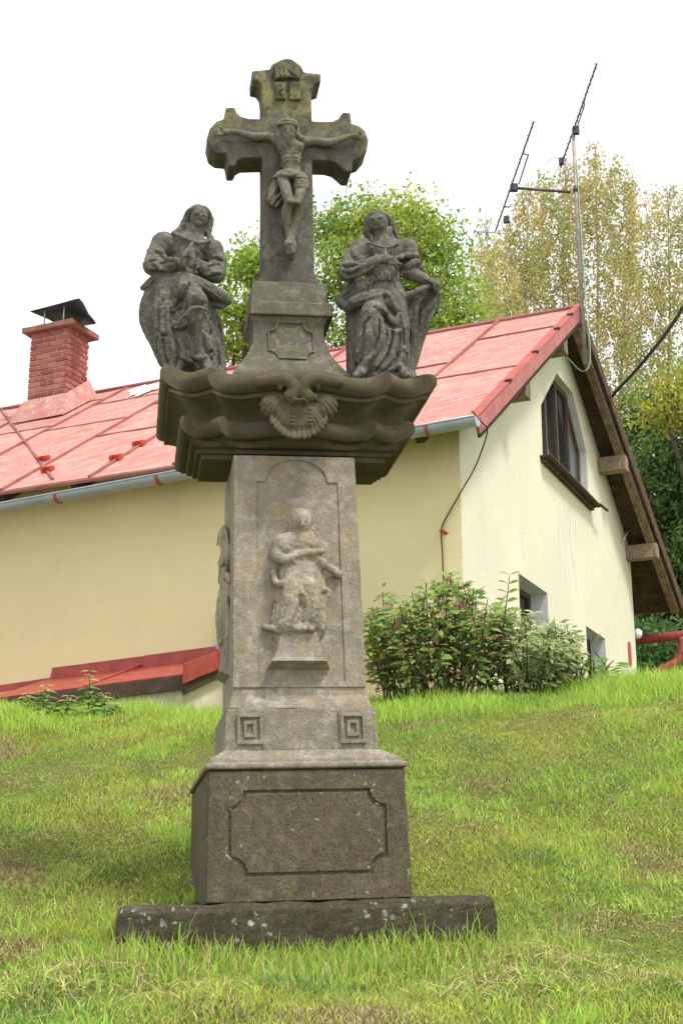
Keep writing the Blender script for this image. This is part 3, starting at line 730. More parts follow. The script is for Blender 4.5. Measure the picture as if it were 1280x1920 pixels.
c.fold([q(340, 1450, .12), q(360, 1620, .10), q(410, 1790, .06)], [12*u, 20*u, 18*u])
c.fold([q(540, 1500, .13), q(600, 1620, .125), q(590, 1720, .11), q(540, 1830, .08)], [14*u, 22*u, 24*u, 20*u])
c.fold([q(560, 1690, .13), q(640, 1730, .13), q(740, 1810, .10)], [14*u, 20*u, 16*u])
for (xa, ya, xb, yb, d1, d2) in ((420, 1020, 400, 1160, .17, .17), (480, 930, 500, 1030, .16, .18), (700, 1040, 790, 1035, .225, .235), (550, 860, 470, 960, .165, .165), (620, 800, 680, 930, .165, .195), (400, 1500, 430, 1700, .13, .10), (640, 1240, 640, 1420, .23, .21), (760, 1260, 800, 1450, .24, .21)):
    c.fold([q(xa, ya, d1), q(xb, yb, d2)], [9*u, 12*u], n=0)
c.ell(q(655, 1830, .10), (75*u, .10, 85*u), .012, 'd')                     # hollow between the hems
c.tube([q(840, 1760, .13), q(860, 1830, .17)], [48*u, 42*u], .012)         # feet
c.tube([q(460, 1820, .06), q(490, 1870, .12)], [48*u, 40*u], .012)
c.tube([q(500, 1890, -.04), q(940, 1890, -.04)], 90*u, .02, fl=.8)        # base lump
for (xa, ya, xb, yb, d1) in ((320, 1000, 300, 1700, .10), (480, 1250, 540, 1560, .155), (610, 1450, 660, 1700, .16), (900, 1250, 930, 1700, .06), (420, 620, 560, 560, .10), (770, 560, 840, 640, .11)):
    c.fold([q(xa, ya, d1), q((xa+xb)/2+10, (ya+yb)/2, d1), q(xb, yb, d1)], [5*u, 12*u, 5*u], .010, 3, 1., .2, 'd')
c.noise(.0008, .03, 21)
c.f = np.maximum(c.f, (2.59-c.ax[2])[None, None, :].astype(np.float32))
V, Q = c.mesh(0)
statue_obj('stone_statue', V, Q, 'veiled stone woman with hands pressed together in prayer, left of the cross')

# ================================================================== statue of the man with hand on chest (right)
c = Clay((.20, -.44, 2.57), (.96, .06, 3.74), .0042)
q = lambda x, y, d: mloc(610+x/5.333, 380+y/5.333, -.17-d)
u = .00053
c.tube([q(600, 520, .0), q(600, 700, .0), q(590, 900, .0)], [200*u, 160*u, 190*u], .03, fl=1.15)
c.ell(q(580, 1000, .0), (240*u, .125, 240*u), .04)
c.tube([q(560, 1050, .02), q(555, 1400, .02), q(550, 1780, .01)], [260*u, 270*u, 270*u], .04, fl=1.4)
c.ell(q(365, 460, .01), (115*u, .07, 105*u), .03); c.ell(q(810, 460, .01), (110*u, .07, 105*u), .03)
# arm across the chest
c.tube([q(350, 460, .02), q(260, 590, .045), q(205, 690, .06)], [105*u, 98*u, 88*u], .02)
c.tube([q(210, 700, .065), q(360, 650, .13), q(520, 575, .16)], [90*u, 80*u, 54*u], .015)
c.tube([q(505, 520, .165), q(540, 575, .185), q(530, 640, .165)], 16*u, .006)
c.tube([q(545, 570, .16), q(610, 565, .18), q(650, 575, .18)], [46*u, 52*u, 44*u], .008)
for i, (xe, ye) in enumerate(((728, 545), (752, 582), (758, 618), (720, 655))):
    c.tube([q(645, 545+i*20, .195), q(690, 552+i*22, .208), q(xe, ye, .19)], [16*u, 15*u, 11*u], .003)
c.tube([q(600, 530, .195), q(602, 480, .185)], [17*u, 12*u], .004)
for (xa, ya, xb, yb, d1, d2) in ((170, 620, 330, 600, .10, .13), (190, 690, 330, 650, .13, .165), (200, 760, 420, 690, .10, .14), (300, 570, 420, 540, .12, .15), (260, 480, 330, 560, .10, .10), (380, 700, 480, 640, .16, .175)):
    c.fold([q(xa, ya, d1), q((xa+xb)/2, (ya+yb)/2+14, max(d1, d2)+.006), q(xb, yb, d2)], [10*u, 20*u, 10*u])
# arm gathering the cloak
c.tube([q(820, 470, .02), q(860, 580, .03), q(860, 680, .05)], [95*u, 95*u, 82*u], .02)
c.tube([q(850, 700, .06), q(930, 740, .085), q(1010, 785, .10)], [80*u, 66*u, 56*u], .015)
c.fold([q(740, 555, .13), q(830, 545, .14), q(920, 535, .09)], [20*u, 28*u, 22*u])
c.fold([q(780, 660, .14), q(850, 630, .15), q(910, 600, .12), q(955, 660, .07)], [18*u, 26*u, 28*u, 20*u])
c.ell(q(1085, 815, .10), (62*u, .045, 60*u), .012)
for i in range(4): c.tube([q(1045+i*26, 765+i*10, .13), q(1085+i*20, 790+i*16, .155), q(1085+i*20, 850+i*12, .145)], [15*u, 16*u, 13*u], .004)
c.tube([q(1020, 770, .14), q(1070, 800, .155)], [16*u, 14*u], .004)
# cloak hanging from the fist
c.tube([q(1090, 860, .05), q(1085, 980, .03), q(1010, 1080, .01), q(960, 1230, .0), q(900, 1360, -.02), q(850, 1560, -.03), q(810, 1720, -.03)], [58*u, 66*u, 90*u, 80*u, 70*u, 60*u, 60*u], .02, n=3)
c.tube([q(1060, 830, .12), q(950, 870, .13), q(830, 930, .10), q(780, 930, .08)], [28*u, 34*u, 36*u, 22*u], .008, n=3)
c.fold([q(1110, 880, .09), q(1080, 1000, .085), q(980, 1120, .06), q(960, 1260, .04)], [18*u, 24*u, 26*u, 16*u])
c.tube([q(930, 960, .07), q(880, 1100, .06), q(880, 1300, .03), q(860, 1500, .0)], [40*u, 50*u, 40*u, 30*u], .012, n=3)
c.fold([q(1030, 900, .10), q(930, 1000, .09), q(900, 1180, .07)], [14*u, 24*u, 14*u])
# left flap of the cloak
c.tube([q(330, 800, .0), q(220, 900, .0), q(150, 1000, .01), q(230, 1060, .01)], [70*u, 64*u, 44*u, 50*u], .02)
c.tube([q(115, 965, .02), q(230, 1040, .06), q(300, 990, .11), q(430, 940, .145), q(560, 905, .16), q(625, 905, .15)], [26*u, 52*u, 62*u, 60*u, 44*u, 22*u], .010, n=4)
c.tube([q(300, 800, .05), q(190, 900, .04), q(115, 985, .02)], [12*u, 16*u, 12*u], .006)
c.tube([q(330, 980, .155), q(450, 945, .195), q(590, 905, .185)], 12*u, .006, n=3)
c.tube([q(270, 1080, -.05), q(280, 1400, -.07), q(280, 1740, -.07)], [70*u, 80*u, 72*u], .02)
c.tube([q(290, 1120, .0), q(300, 1400, -.01), q(285, 1680, -.02)], [12*u, 16*u, 12*u], .006)
# head tipped back, hair to the shoulder
c.tube([q(585, 440, .02), q(570, 310, .03)], [105*u, 95*u], .02); c.tube([q(585, 430, -.04), q(550, 260, -.03)], [100*u, 105*u], .03, fl=1.3)
c.ell(q(525, 212, .052), (108*u, .062, 106*u), .008, rot=.45)
c.ell(q(520, 200, -.03), (125*u, .06, 118*u), .02)
c.tube([q(420, 330, .0), q(405, 230, .01), q(440, 140, .03), q(530, 108, .05), q(630, 150, .03), q(670, 250, .0), q(700, 350, -.01), q(740, 390, .0)], [34*u, 36*u, 34*u, 28*u, 30*u, 36*u, 36*u, 20*u], .010, n=4)
c.fold([q(660, 220, .03), q(650, 300, .03), q(700, 370, .02)], [16*u, 18*u, 12*u]); c.tube([q(430, 260, .04), q(440, 350, .03)], [18*u, 14*u], .005)
c.feat([q(498, 165, .104), q(500, 206, .112)], [8*u, 13*u], .006, sink=-.1)
c.feat([q(440, 172, .095), q(475, 155, .108)], 9*u); c.feat([q(520, 146, .112), q(562, 140, .108)], 9*u)
c.feat([q(450, 188, .104), q(474, 178, .104)], 10*u, .004, 'd', 0.); c.feat([q(530, 164, .104), q(560, 160, .104)], 10*u, .004, 'd', 0.)
c.feat([q(505, 232, .115), q(565, 207, .115)], 7*u, .003, 'd', 0.); c.feat([q(515, 248, .11), q(562, 224, .112)], 8*u, .004)
c.ell(q(556, 255, .072), (40*u, .028, 28*u), .022)
# collar and gathered waist
c.tube([q(400, 395, .07), q(500, 425, .115), q(590, 450, .125), q(650, 440, .12), q(730, 400, .08)], [10*u, 14*u, 14*u, 14*u, 10*u], .005, n=4)
c.tube([q(590, 440, .125), q(600, 490, .14), q(560, 520, .14)], [12*u, 18*u, 12*u], .006)
for i in range(8): c.tube([q(430+i*42, 690+(i % 3)*8, .10+.012*math.sin(i*2)), q(440+i*40, 770, .125)], [11*u, 15*u], .006)
c.tube([q(400, 775, .10), q(520, 778, .13), q(640, 780, .135), q(720, 775, .11)], 9*u, .004, 'd', n=3)
c.tube([q(940, 960, .0), q(900, 1200, -.02), q(830, 1500, -.03), q(760, 1750, -.03)], [120*u, 130*u, 120*u, 110*u], .03, fl=1.5)
c.tube([q(360, 950, .0), q(360, 1250, -.02), q(350, 1700, -.03)], [150*u, 140*u, 130*u], .03, fl=1.4)
# legs under the robe
c.tube([q(560, 960, .07), q(500, 1040, .13), q(465, 1110, .165)], [130*u, 120*u, 105*u], .03)
c.tube([q(465, 1130, .16), q(450, 1350, .145), q(420, 1580, .11)], [112*u, 120*u, 105*u], .03)
c.tube([q(700, 980, .06), q(740, 1250, .075), q(740, 1600, .05)], [110*u, 105*u, 95*u], .03)
c.fold([q(500, 1030, .20), q(560, 1070, .215), q(600, 1160, .19)], [14*u, 20*u, 14*u])
c.fold([q(620, 920, .165), q(650, 1010, .19), q(710, 1080, .175)], [22*u, 32*u, 30*u])
c.ell(q(700, 1105, .19), (36*u, .02, 16*u), .004, 'd')
c.fold([q(590, 1080, .19), q(640, 1170, .195), q(700, 1210, .175), q(730, 1120, .16)], [18*u, 28*u, 26*u, 14*u])
c.ell(q(680, 1265, .17), (46*u, .05, 44*u), .01, 'd')
c.fold([q(360, 1180, .19), q(350, 1350, .18), q(330, 1560, .13), q(290, 1690, .08)], [16*u, 24*u, 24*u, 16*u])
c.fold([q(430, 1140, .24), q(380, 1200, .225), q(355, 1330, .20)], [10*u, 14*u, 10*u])
c.tube([q(560, 1160, .215), q(570, 1320, .21), q(520, 1480, .185), q(380, 1620, .14), q(320, 1650, .11)], [16*u, 24*u, 28*u, 26*u, 16*u], .008, n=4)
c.fold([q(640, 1280, .16), q(620, 1420, .165), q(560, 1560, .15), q(480, 1670, .12)], [16*u, 26*u, 26*u, 18*u])
c.fold([q(720, 1300, .15), q(690, 1460, .14), q(640, 1600, .125), q(520, 1690, .10)], [16*u, 26*u, 26*u, 16*u])
c.fold([q(800, 1250, .12), q(800, 1450, .11), q(730, 1500, .125)], [16*u, 22*u, 12*u])
c.fold([q(790, 1460, .11), q(760, 1580, .11), q(680, 1690, .10)], [16*u, 26*u, 16*u])
c.fold([q(640, 1680, .11), q(740, 1640, .13), q(830, 1690, .08)], [14*u, 22*u, 14*u])
for (xa, ya, xb, yb, d1) in ((470, 1240, 500, 1480, .235), (600, 1240, 600, 1420, .185), (650, 1400, 600, 1580, .165), (760, 1200, 770, 1420, .14), (400, 820, 420, 900, .12), (700, 850, 780, 980, .11), (560, 820, 600, 900, .14)):
    c.fold([q(xa, ya, d1), q((xa+xb)/2+10, (ya+yb)/2, d1), q(xb, yb, d1)], [5*u, 12*u, 5*u], .010, 3, 1., .2, 'd')
c.tube([q(400, 1640, .09), q(350, 1700, .14), q(300, 1730, .15)], [60*u, 52*u, 34*u], .012)
c.tube([q(760, 1680, .08), q(820, 1730, .13)], [54*u, 44*u], .012)
c.tube([q(330, 1790, -.05), q(830, 1800, -.05)], 110*u, .02, fl=.8)
c.noise(.0008, .03, 31)
c.f = np.maximum(c.f, (2.59-c.ax[2])[None, None, :].astype(np.float32))
V, Q = c.mesh(0)
statue_obj('stone_statue', V, Q, 'stone man with head tipped back and one hand on chest, right of the cross')
# ================================================================== ground
_gy = [-8, 0, 4.0, 4.9, 6.2, 6.9, 7.6, 9.0, 10.3, 11.5, 12.5, 13.5, 18, 60, 140]
_gz = [-1.2, .35, 1.00, 1.13, 1.325, 1.49, 1.69, 2.17, 2.66, 3.06, 3.235, 3.27, 3.2, 2.8, 1.0]
def bumps(X, Y):
    b = .030*np.sin(X*2.1+1.3)*np.sin(Y*1.7+.4)+.022*np.sin(X*4.3+Y*2.9)+.016*np.sin(X*7.1-Y*5.3+2)+.010*np.sin(X*13+1)*np.sin(Y*11)
    return b
def gz(X, Y):
    X = np.asarray(X, float); Y = np.asarray(Y, float)
    z = np.interp(Y, _gy, _gz)
    fl = np.clip((Y-6.5)/4, 0, 1)
    z = z+fl*np.where(X > 0, .085*X, .018*X)*np.clip((40-Y)/25, 0, 1)
    return z+bumps(X, Y)*np.clip((Y-2)/3, 0, 1)*(.35+.65*np.clip(np.abs(Y-6.6)/1.2, 0, 1))
def ground_mat():
    t = NT('turf_soil')
    a = t.noise(2.2, 5, .6); b = t.noise(9, 6, .65); d = t.noise(60, 4, .7)
    col = t.mix(t.ramp(a, [(.4, 0.), (.62, 1.)]), (.20, .24, .05), (.25, .23, .08))
    col = t.mix(t.ramp(b, [(.5, 0.), (.7, 1.)]), col, (.31, .33, .06))
    col = t.mix(t.ramp(d, [(.35, .8), (.6, 0.)]), col, (.04, .035, .018))
    return t.bsdf(col, .95, t.math('ADD', b, d), .9, .03, spec=.1)
def grid(xs, ys):
    X, Y = np.meshgrid(xs, ys, indexing='ij'); V = np.stack([X, Y, gz(X, Y)], -1).reshape(-1, 3)
    n, m = len(xs), len(ys); i = np.arange(n*m).reshape(n, m)
    Q = np.stack([i[:-1, :-1], i[1:, :-1], i[1:, 1:], i[:-1, 1:]], -1).reshape(-1, 4); return V, Q
xs = np.concatenate([np.linspace(-120, -8, 24), np.linspace(-7, 7, 180), np.linspace(8, 120, 24)])
ys = np.concatenate([np.linspace(-8, 3, 10), np.linspace(3.3, 14, 180), np.linspace(14.5, 140, 60)])
V, Q = grid(xs, ys)
tag(mesh_np('ground', V, Q, ground_mat(), None, True), kind='structure')

# ================================================================== the house
TH = math.radians(24.6)
hg = np.array([math.sin(TH), math.cos(TH), 0]); hl = np.array([-math.cos(TH), math.sin(TH), 0])
HN = atY(864, 945, 13.); HN[2] = 0
def H(l, u, z): return HN+hl*l+hg*u+Z3*z         # along the eaves, into the house, up
def Hl(l, u, z): return Vector((l, u, z))
house = empty('cottage', tuple(HN+Z3*3.2), 'cream rendered cottage with faded red sheet metal roof behind the monument', 'house')
Rr = Matrix(((hl[0], hg[0], 0, HN[0]), (hl[1], hg[1], 0, HN[1]), (0, 0, 1, 0), (0, 0, 0, 1)))
def wpt(p): return Rr @ Vector(p)
def hobj(o, parent):
    """mesh built in house coords (l,u,z) -> world, parented keeping place"""
    me = o.data; M0 = Matrix.Translation(-Vector(house.location)) @ Rr
    me.transform(M0)
    if Rr.to_3x3().determinant() < 0: me.flip_normals()
    o.parent = parent
    return o
def hbox(name, lo, hi, mat, parent, bevel=0):
    o = box(name, lo, hi, mat); hobj(o, parent)
    if bevel: bev(o, bevel)
    return o
def htube(name, pts, r, mat, parent, n=8):
    return hobj(tube(name, pts, r, mat, None, n), parent)
def render_mat(name, c, stains=True):
    t = NT(name); a = t.noise(.8, 4, .5); b = t.noise(70, 4, .7); st = t.noise(2.5, 5, .6, .3, sc=(1, 1, .18)); m2 = t.noise(4.5, 6, .65, .5); tr = t.noise(11, 3, .5, 1.2)
    col = t.mix(t.ramp(a, [(.3, 0.), (.7, 1.)]), tuple(x*.90 for x in c), c)
    col = t.mix(t.ramp(st, [(.56, 0.), (.80, .30)]), col, tuple(x*y for x, y in zip(c, (.80, .76, .70))))
    col = t.mix(t.ramp(m2, [(.54, 0.), (.68, .30)]), col, tuple(min(.9, x*1.10) for x in c))
    sx = t.n('ShaderNodeSeparateXYZ'); t.l(t.tc.outputs['Object'], sx.inputs[0])
    spl = t.math('SUBTRACT', t.ramp(t.noise(5, 5, .7), [(.3, 0.), (.8, 1.)]), t.math('MULTIPLY', sx.outputs[2], .9))
    col = t.mix(t.ramp(spl, [(.0, 0.), (.6, .55)]), col, (.30, .25, .15))          # splashed soil at the foot
    return t.bsdf(col, .95, t.math('ADD', b, t.math('MULTIPLY', tr, 1.6)), .35, .008, spec=.1)
M_WALL = render_mat('cream_render', (.80, .70, .40))
M_GABLE = render_mat('pale_cream_render', (.76, .725, .545))
M_REV = plain('white_reveal', (.62, .64, .64), .9, .08, 6)
M_CRK = plain('filler_white', (.85, .85, .85), .9, .03)
M_WOOD = plain('weathered_timber', (.20, .145, .095), .9, .45, 9)
M_WOODD = plain('dark_timber', (.075, .05, .034), .9, .4, 7)
M_PURL = plain('purlin_timber', (.26, .20, .14), .9, .35, 20)
M_ZINC = plain('galvanised_steel', (.36, .42, .47), .5, .15, 5, metal=.35)
M_RED = plain('red_bracket_paint', (.50, .06, .03), .5, .2)
M_REDF = plain('red_flashing_paint', (.40, .085, .06), .55, .2, 6)
M_DARK = plain('dark_void', (.012, .012, .012), .8, .1)
M_FRAME = plain('window_frame_paint', (.10, .07, .05), .6, .3, 30)
t = NT('dark_red_brick'); oi = t.n('ShaderNodeObjectInfo')
bc = t.mix(oi.outputs['Random'], (.24, .055, .045), (.46, .15, .11)); bc = t.mix(t.ramp(t.noise(22, 5, .7), [(.45, 0.), (.7, .7)]), bc, (.40, .22, .17))
M_BRKT = t.bsdf(bc, .88, t.noise(60, 4), .5, .006, spec=.15)
M_MORT = plain('mortar', (.42, .36, .30), .95, .2, 30)
M_CAPS = plain('chimney_slab', (.27, .12, .095), .85, .3, 14)
M_COWL = plain('cowl_sheet', (.05, .052, .058), .5, .3, 8, metal=.5)
def roof_mat():
    t = NT('faded_red_roof_paint')
    a = t.noise(1.4, 5, .6, .3); b = t.noise(6, 6, .7, .2, sc=(.5, 2.2, 1)); fl = t.noise(26, 4, .75, .2); g = t.noise(2.0, 3)
    col = t.mix(t.ramp(a, [(.3, 0.), (.7, 1.)]), (.42, .145, .115), (.50, .235, .195))
    col = t.mix(t.ramp(b, [(.46, 0.), (.70, .8)]), col, (.58, .39, .345))
    st = t.noise(5, 6, .7, .2, sc=(1.7, .22, .5), rot=TH); col = t.mix(t.ramp(st, [(.54, 0.), (.72, .40)]), col, (.34, .115, .085))
    fm = t.math('MULTIPLY', t.ramp(fl, [(.57, 0.), (.63, 1.)]), t.ramp(g, [(.42, 0.), (.60, .9)]))
    col = t.mix(fm, col, (.72, .63, .59))
    return t.bsdf(col, .62, t.math('ADD', a, t.math('MULTIPLY', fl, .15)), .3, .03, spec=.25)
M_ROOF = roof_mat()
M_SEAM = plain('roof_seam_paint', (.33, .125, .10), .6, .2, 5)
t = NT('window_glass'); M_GLASS = t.bsdf((.02, .024, .026), .05, spec=.25)
t = NT('glass_sky_reflection'); M_GLASS2 = t.bsdf((.13, .145, .145), .10, t.noise(3, 2), .1, .01, spec=.3)  # lighter grey base colour stands in for sky reflected in the right pane

# --- walls
WT = .42
att = [(3.12, 6.83), (5.36, 6.83), (5.40, 7.58), (4.78, 8.27), (3.98, 8.27), (3.14, 7.53)]
lowA = [(1.90, 3.9), (3.06, 3.9), (3.06, 5.08), (1.90, 5.08)]; lowB = [(4.86, 3.9), (5.90, 3.9), (5.90, 5.0), (4.86, 5.0)]
gout = [(0, 2.6), (7.86, 2.6), (7.86, 6.80), (4.05, 9.10), (0.0, 6.36)]
gw = prism('gable_wall', gout, [att, lowA, lowB], 0, WT, M_GABLE); me = gw.data
me.transform(Matrix(((0, 1, 0, 0), (1, 0, 0, 0), (0, 0, 1, 0), (0, 0, 0, 1)))); hobj(gw, house)
hbox('long_wall', (.003, -.004, 2.6), (13, .42, 6.36), M_WALL, house)
# thin corner strip so that both renders meet in a clean arris
hbox('far_wall', (WT, 7.45, 2.6), (13, 7.86, 6.75), M_GABLE, house)
def reveal(poly, name, dp):
    """light lining of an opening, slightly inside the wall"""
    bm = bmesh.new(); n = len(poly); c_ = np.mean(poly, axis=0)
    ins = [tuple(np.array(p)+(c_-np.array(p))/np.linalg.norm(c_-np.array(p))*.012) for p in poly]
    a = [bm.verts.new((.004, p[0], p[1])) for p in ins]; b = [bm.verts.new((dp+.03, p[0], p[1])) for p in ins]
    for i in range(n): bm.faces.new((a[i], a[(i+1) % n], b[(i+1) % n], b[i]))
    return bm
def window(poly, mull, dp, panes):
    w = mesh_bm('window', reveal(poly, 'r', dp), M_REV); hobj(w, house)
    us_ = [p[0] for p in poly]; zs_ = [p[1] for p in poly]
    c_ = np.mean(poly, axis=0)
    inn = [tuple(np.array(p)+(c_-np.array(p))/np.linalg.norm(c_-np.array(p))*.10) for p in poly]
    fr = prism('frame', poly, [inn], dp, dp+.06, M_FRAME); fr.data.transform(Matrix(((0, 1, 0, 0), (1, 0, 0, 0), (0, 0, 1, 0), (0, 0, 0, 1)))); hobj(fr, w)
    for m_ in mull: hbox('mullion', (dp-.005, m_-.028, min(zs_)+.02), (dp+.055, m_+.028, max(zs_)-.02 if abs(m_-c_[0]) < .9 else max(zs_)-.5), M_FRAME, w)
    edges = [min(us_)]+list(mull)+[max(us_)]
    for i, (a, b) in enumerate(zip(edges, edges[1:])):
        def top(uu):
            r = sorted(poly[2:], key=lambda p: p[0]); return float(np.interp(uu, [p[0] for p in r], [p[1] for p in r]))
        bm = bmesh.new(); zb = min(zs_)
        us2 = sorted({a+.004, b-.004}|{p[0] for p in poly if a+.01 < p[0] < b-.01})
        pl_ = [(a+.004, zb), (b-.004, zb)]+[(x, top(x)) for x in us2[::-1]]
        pa = prism('pane', pl_, [], dp+.03, dp+.036, panes[i]); pa.data.transform(Matrix(((0, 1, 0, 0), (1, 0, 0, 0), (0, 0, 1, 0), (0, 0, 0, 1)))); hobj(pa, w)
    return w
wA = window(att, [3.68, 4.22, 4.80], .095, [M_GLASS, M_GLASS, M_GLASS, M_GLASS2])
sill = hbox('sill', (-.15, 2.98, 6.785), (.10, 5.50, 6.815), M_WOODD, wA, .006); hbox('sill_brace', (-.06, 3.02, 6.735), (.002, 5.44, 6.782), M_WOODD, wA)
htube('sill_drip_rod', [(-.15, 5.40, 6.80), (-.17, 5.75, 6.80)], .02, M_WOODD, wA)
wB = window(lowA, [2.48], .21, [M_GLASS, M_GLASS]); wC = window(lowB, [5.38], .21, [M_GLASS, M_GLASS])
for i, (u_, z0_, z1_) in enumerate(((4.33, 5.55, 6.62), (4.45, 5.2, 5.9), (3.75, 5.62, 6.35), (3.98, 5.35, 5.7), (2.15, 5.25, 5.65), (4.62, 6.1, 6.55))):   # filled cracks
    pts = [(-.0035, u_+.04*math.sin(z*7+i), z) for z in np.linspace(z0_, z1_, 9)]
    bm = bmesh.new(); L_ = [bm.verts.new((p[0], p[1]-.018*(1-abs(k/4-1)), p[2])) for k, p in enumerate(pts)]; R_ = [bm.verts.new((p[0], p[1]+.018*(1-abs(k/4-1))+.002, p[2])) for k, p in enumerate(pts)]
    for k in range(8): bm.faces.new((L_[k], R_[k], R_[k+1], L_[k+1]))
    hobj(mesh_bm('filled_crack', bm, M_CRK), gw)
nb = [(7.28+.1*math.cos(a)+.1, 5.01+.17*math.sin(a)) for a in np.linspace(0, 2*math.pi, 13)[:-1]]
nb = [(7.30, 4.84), (7.48, 4.86), (7.48, 5.12), (7.44, 5.20), (7.34, 5.20), (7.30, 5.12)]
o = prism('meter_cover', nb, [], -.014, .02, M_REDF); o.data.transform(Matrix(((0, 1, 0, 0), (1, 0, 0, 0), (0, 0, 1, 0), (0, 0, 0, 1)))); hobj(o, house)
# --- roof, near slope
SL = (9.18-6.07)/(4.05+.5); RU = 4.05
def rz(u): return 6.07+SL*(u+.5)
nrm = Vector((0, -SL, 1)).normalized()
roof = hbox('roof', (-.30, 3.99, 9.09), (11.5, 4.11, 9.13), M_WOODD, house)     # ridge beam carries the sheets
def slope_box(name, l0, l1, u0, u1, t0, t1, mat, parent, wob=0.):
    bm = bmesh.new(); P = []
    for tt in (t0, t1):
        for (l_, u_) in ((l0, u0), (l1, u0), (l1, u1), (l0, u1)):
            P.append(Vector((l_, u_, rz(u_)))+nrm*(tt+random.uniform(-wob, wob)))
    hexa(bm, P); return hobj(mesh_bm(name, bm, mat), parent)
strips = [-.36, .80, 2.00, 3.10, 4.20, 5.42, 6.85, 8.25, 9.6, 11.2]
cuts = [[1.37, 3.10], [1.25, 2.08], [1.9, 3.2], [1.3, 2.9], [1.28, 2.6], [2.05, 3.2], [.9, 2.3, 3.5], [1.2, 2.7], [1.8]]
for i, (a, b) in enumerate(zip(strips, strips[1:])):
    us_ = [-.52]+cuts[i]+[RU]
    for j, (u0, u1) in enumerate(zip(us_, us_[1:])):
        o = slope_box('roof_sheet', a+.006, b-.006, u0+.002, u1+.02, -.012+.004*j, .004+.006*(len(us_)-j)*.5, M_ROOF, roof, .003)
        rough(o, .030, .45, 4)
        if j: slope_box('cross_seam', a+.02, b-.02, u0-.010, u0+.012, .0, .030, M_SEAM, roof)
    if i: slope_box('standing_seam', a-.016, a+.016, -.515, RU-.03, .0, .042, M_SEAM, roof)
# diagonal seam where the old wing joined
for k in range(5):
    t0, t1 = k/5, (k+1)/5
    p = [(4.78+4.5*t, -.40+4.43*t) for t in (t0, t1)]
    htube('diagonal_seam', [Vector((p[0][0], p[0][1], rz(p[0][1])))+nrm*.022, Vector((p[1][0], p[1][1], rz(p[1][1])))+nrm*.022], .020, M_SEAM, roof, 6)
slope_box('eave_strip', -.36, 11.2, -.545, -.51, -.028, .006, M_SEAM, roof)
htube('ridge_cap', [(-.36, RU, 9.205), (11.3, RU, 9.215)], .035, M_SEAM, roof, 8)
# bare patch where the paint has come off
bm = bmesh.new(); rr_ = random.Random(5); ring = []
for k in range(26):
    a = 2*math.pi*k/26; r_ = 1+rr_.uniform(-.35, .25)
    l_ = 6.25+.30*r_*math.cos(a)+.10*math.sin(a); u_ = 3.62+.32*r_*math.sin(a); ring.append(bm.verts.new(Vector((l_, min(u_, 3.98), rz(min(u_, 3.98))))+nrm*.034))
bm.faces.new(ring); hobj(mesh_bm('bare_metal_patch', bm, plain('bare_metal', (.72, .70, .69), .7, .15, 30)), roof)
for (l_, u_) in ((5.61, .48), (5.15, -.03), (4.22, .02), (4.22, .48)):
    g_ = hbox('snow_guard', (-.07, -.012, .0), (.07, .012, .055), M_RED, roof)
    g_.data.transform(Matrix.Translation(Vector(house.location)))
    g_.data.transform(Rr.inverted()); g_.data.transform(Matrix.Translation(Vector((l_, u_, rz(u_)))+nrm*.03) @ Matrix.Rotation(math.atan(SL), 4, 'X')); hobj(g_, roof)
    for sx in (-.05, .05):
        h_ = slope_box('snow_guard_clip', l_+sx-.018, l_+sx+.018, u_-.03, u_+.05, .02, .075, M_RED, roof)
# far slope
SF = (9.18-6.0)/(9.15-4.05)
def fz(u): return 9.18-SF*(u-RU)
def ov(u): return -.36-.20*(u-RU)/5.1
nf = Vector((0, SF, 1)).normalized()
def far_box(name, u0, u1, l1, t0, t1, mat, parent, inset=0.):
    bm = bmesh.new(); P = []
    for tt in (t0, t1):
        for (l_, u_) in ((ov(u0)+inset, u0), (l1, u0), (l1, u1), (ov(u1)+inset, u1)): P.append(Vector((l_, u_, fz(u_)))+nf*tt)
    hexa(bm, P); return hobj(mesh_bm(name, bm, mat), parent)
for k, (u0, u1) in enumerate(((RU+.02, 5.7), (5.7, 7.4), (7.4, 9.2))):
    far_box('roof_sheet', u0, u1, 11.2, .0, .02, M_REDF, roof)
    far_box('verge_board', u0, u1, ov(u0)+.03, -.15, -.002, M_WOODD, roof, .004)
nb_ = 25
for k in range(nb_):
    u0 = RU+.06+(9.15-RU-.06)*k/nb_; u1 = RU+.06+(9.15-RU-.06)*(k+1)/nb_-.008
    far_box('soffit_board', u0, u1, 1.5, -.045+random.uniform(-.003, .003), -.008, M_WOODD, roof, .04)
bm = bmesh.new(); P = []                                                  # outer rafter
for tt in (-.22, -.05):
    for (l_, u_) in ((ov(4.2)+.06, 4.2), (ov(4.2)+.17, 4.2), (ov(9.05)+.19, 9.05), (ov(9.05)+.06, 9.05)): P.append(Vector((l_, u_, fz(u_)))+nf*tt)
hexa(bm, P); bev(hobj(mesh_bm('rafter', bm, M_WOOD), roof), .008)
for u_ in (6.12, 7.66):
    bev(hbox('purlin', (ov(u_)+.03, u_-.11, fz(u_)-.42), (.02, u_+.09, fz(u_)-.20), M_PURL, house), .008)
for u_ in (1.45, 3.25):
    bev(hbox('purlin', (-.335, u_-.10, rz(u_)-.42), (.02, u_+.08, rz(u_)-.20), M_WOOD, house), .006)
M_VRG = plain('verge_paint', (.42, .14, .115), .6, .25, 5)
